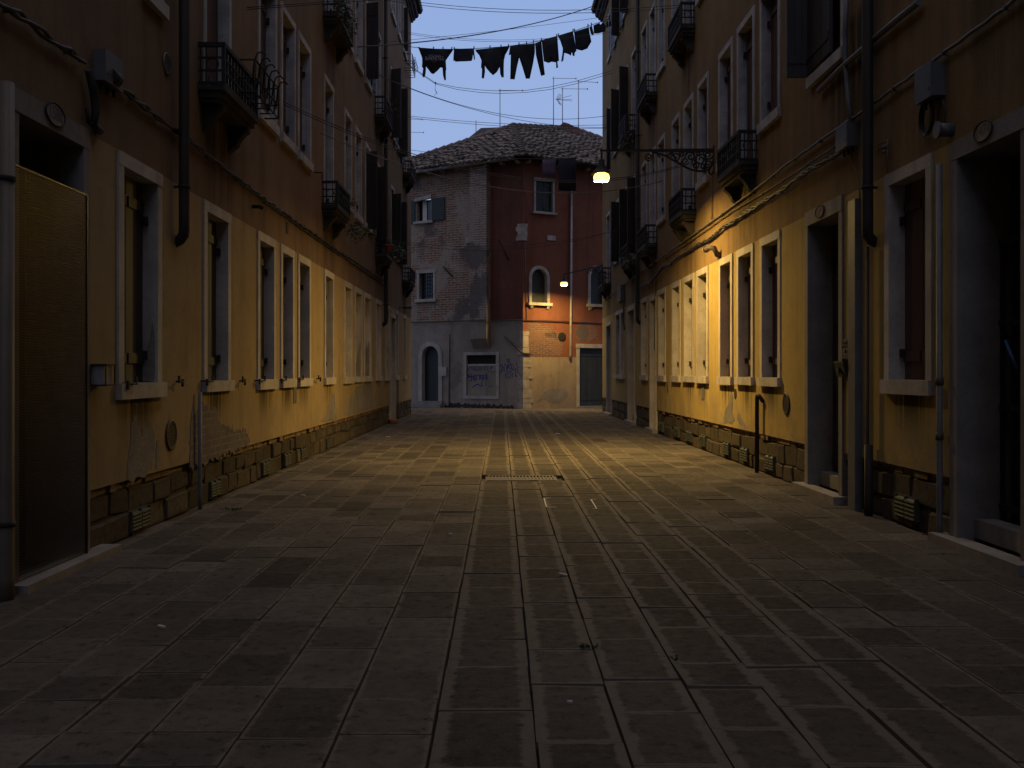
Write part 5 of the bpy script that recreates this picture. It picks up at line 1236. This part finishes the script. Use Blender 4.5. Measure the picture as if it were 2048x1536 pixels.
def pot(T, c, label, r=.09, h=.15):
    m = MB(T); m.lathe([(r*.7, 0), (r, h*.8), (r*1.12, h*.8), (r*1.12, h), (r*.9, h), (r*.85, h*.9)], c, 14); m.build('flower_pot', 'terra', label=label, cat='flower pot', group='pots on the balconies')
plant(TL, L(714, 462, .22), (.42, .2, .2), 420, 'trailing green shrub hanging under the second left balcony', 'leaf', .8, 1)
plant(TL, L(704, 408, .26), (.32, .12, .16), 200, 'wiry dry plants along the rail of the second left balcony', 'leafd', .3, 2, size=.035)
plant(TL, L(680, 396, .2), (.2, .1, .10), 120, 'dark clump behind the near rail of the second left balcony', 'leaf', .3, 3)
plant(TL, L(797, 503, .32), (.9, .16, .22), 420, 'leafy plants spilling past the red pot on the third left balcony', 'leaf', .8, 4)
plant(TL, L(690, 30, .3), (.8, .18, .24), 420, 'dark plants trailing under the upper left balcony at the top', 'leaf', 1.0, 5)
plant(TL, L(786, 215, .35), (.8, .14, .18), 260, 'dark wiry plant on the upper left balcony beside the drainpipe', 'leafd', .2, 6, size=.035)
plant(TR, Rr(1252, 285, .25), (.8, .18, .25), 420, 'bushy plants under the upper right balcony beside the drainpipe', 'leaf', 1.0, 7)
plant(TR, Rr(1258, 520, .25), (.8, .14, .2), 260, 'dark plants on the lower right balcony behind the drainpipe', 'leafd', .6, 8)
plant(TR, Rr(1292, 500, .22), (.3, .12, .12), 120, 'small plants on the right balcony before the drainpipe', 'leaf', .6, 9)
pot(TL, L(778, 503, .3), 'red clay pot on the third left balcony by the drainpipe')
def rack(T, parent, pts_rail, label=None):
    m = MB(T)
    for p in pts_rail: m.tube(p, .009, 5)
    m.build('flower_rack', 'iron', parent)
u0 = uL(478, .235); v_ = .24
def hookpts(u, z, h=.14): return [(u, v_+.12, z-.2), (u, v_+.14, z), (u, v_+.17, z+h*.6), (u, v_+.22, z+h*.7), (u, v_+.25, z+h*.45)]
rails = []
ua, ub2 = 9.75, 10.75
for z_ in (4.30, 4.12, 3.98): rails += [[(ua, v_, z_), (ua, v_+.15, z_), (ub2, v_+.15, z_), (ub2, v_, z_)]]
for k in range(6): x = ua+(ub2-ua)*k/5; rails += [[(x, v_, 3.98), (x, v_+.15, 3.98), (x, v_+.15, 4.3)], hookpts(x, 4.28)]
rack(TL, left, rails)
ua, ub2 = uL(807), uL(807)+.9; rails = []; v_ = .03
for z_ in (10.15, 9.95, 9.75): rails += [[(ua, 0, z_), (ua, .24, z_), (ub2, .24, z_), (ub2, 0, z_)]]
for k in range(5): x = ua+(ub2-ua)*k/4; rails += [[(x, .02, 9.75), (x, .24, 9.75), (x, .24, 10.15)], [(x, .24, 9.9), (x, .31, 9.95), (x, .33, 10.03), (x, .30, 10.06)]]
rack(TL, left, rails)
m = MB(TL); p = L(798, 616, .0); m.tube([(p[0], 0, p[2]), (p[0], .14, p[2]+.02)], .02, 6); m.tube([(p[0]-.05, .12, p[2]+.03), (p[0]-.05, .34, p[2]+.02)], .055, 10); m.build('security_camera', 'box', label='small pale camera on the left wall over the far grey door', cat='camera')
m = MB(TL); p = L(786, 842, .1); m.lathe([(.10, 0), (.13, .10), (.12, .11)], (p[0], .1, 0), 12); m.build('flower_pot', 'terra', label='clay pot on the ground at the far end of the left wall', cat='flower pot')
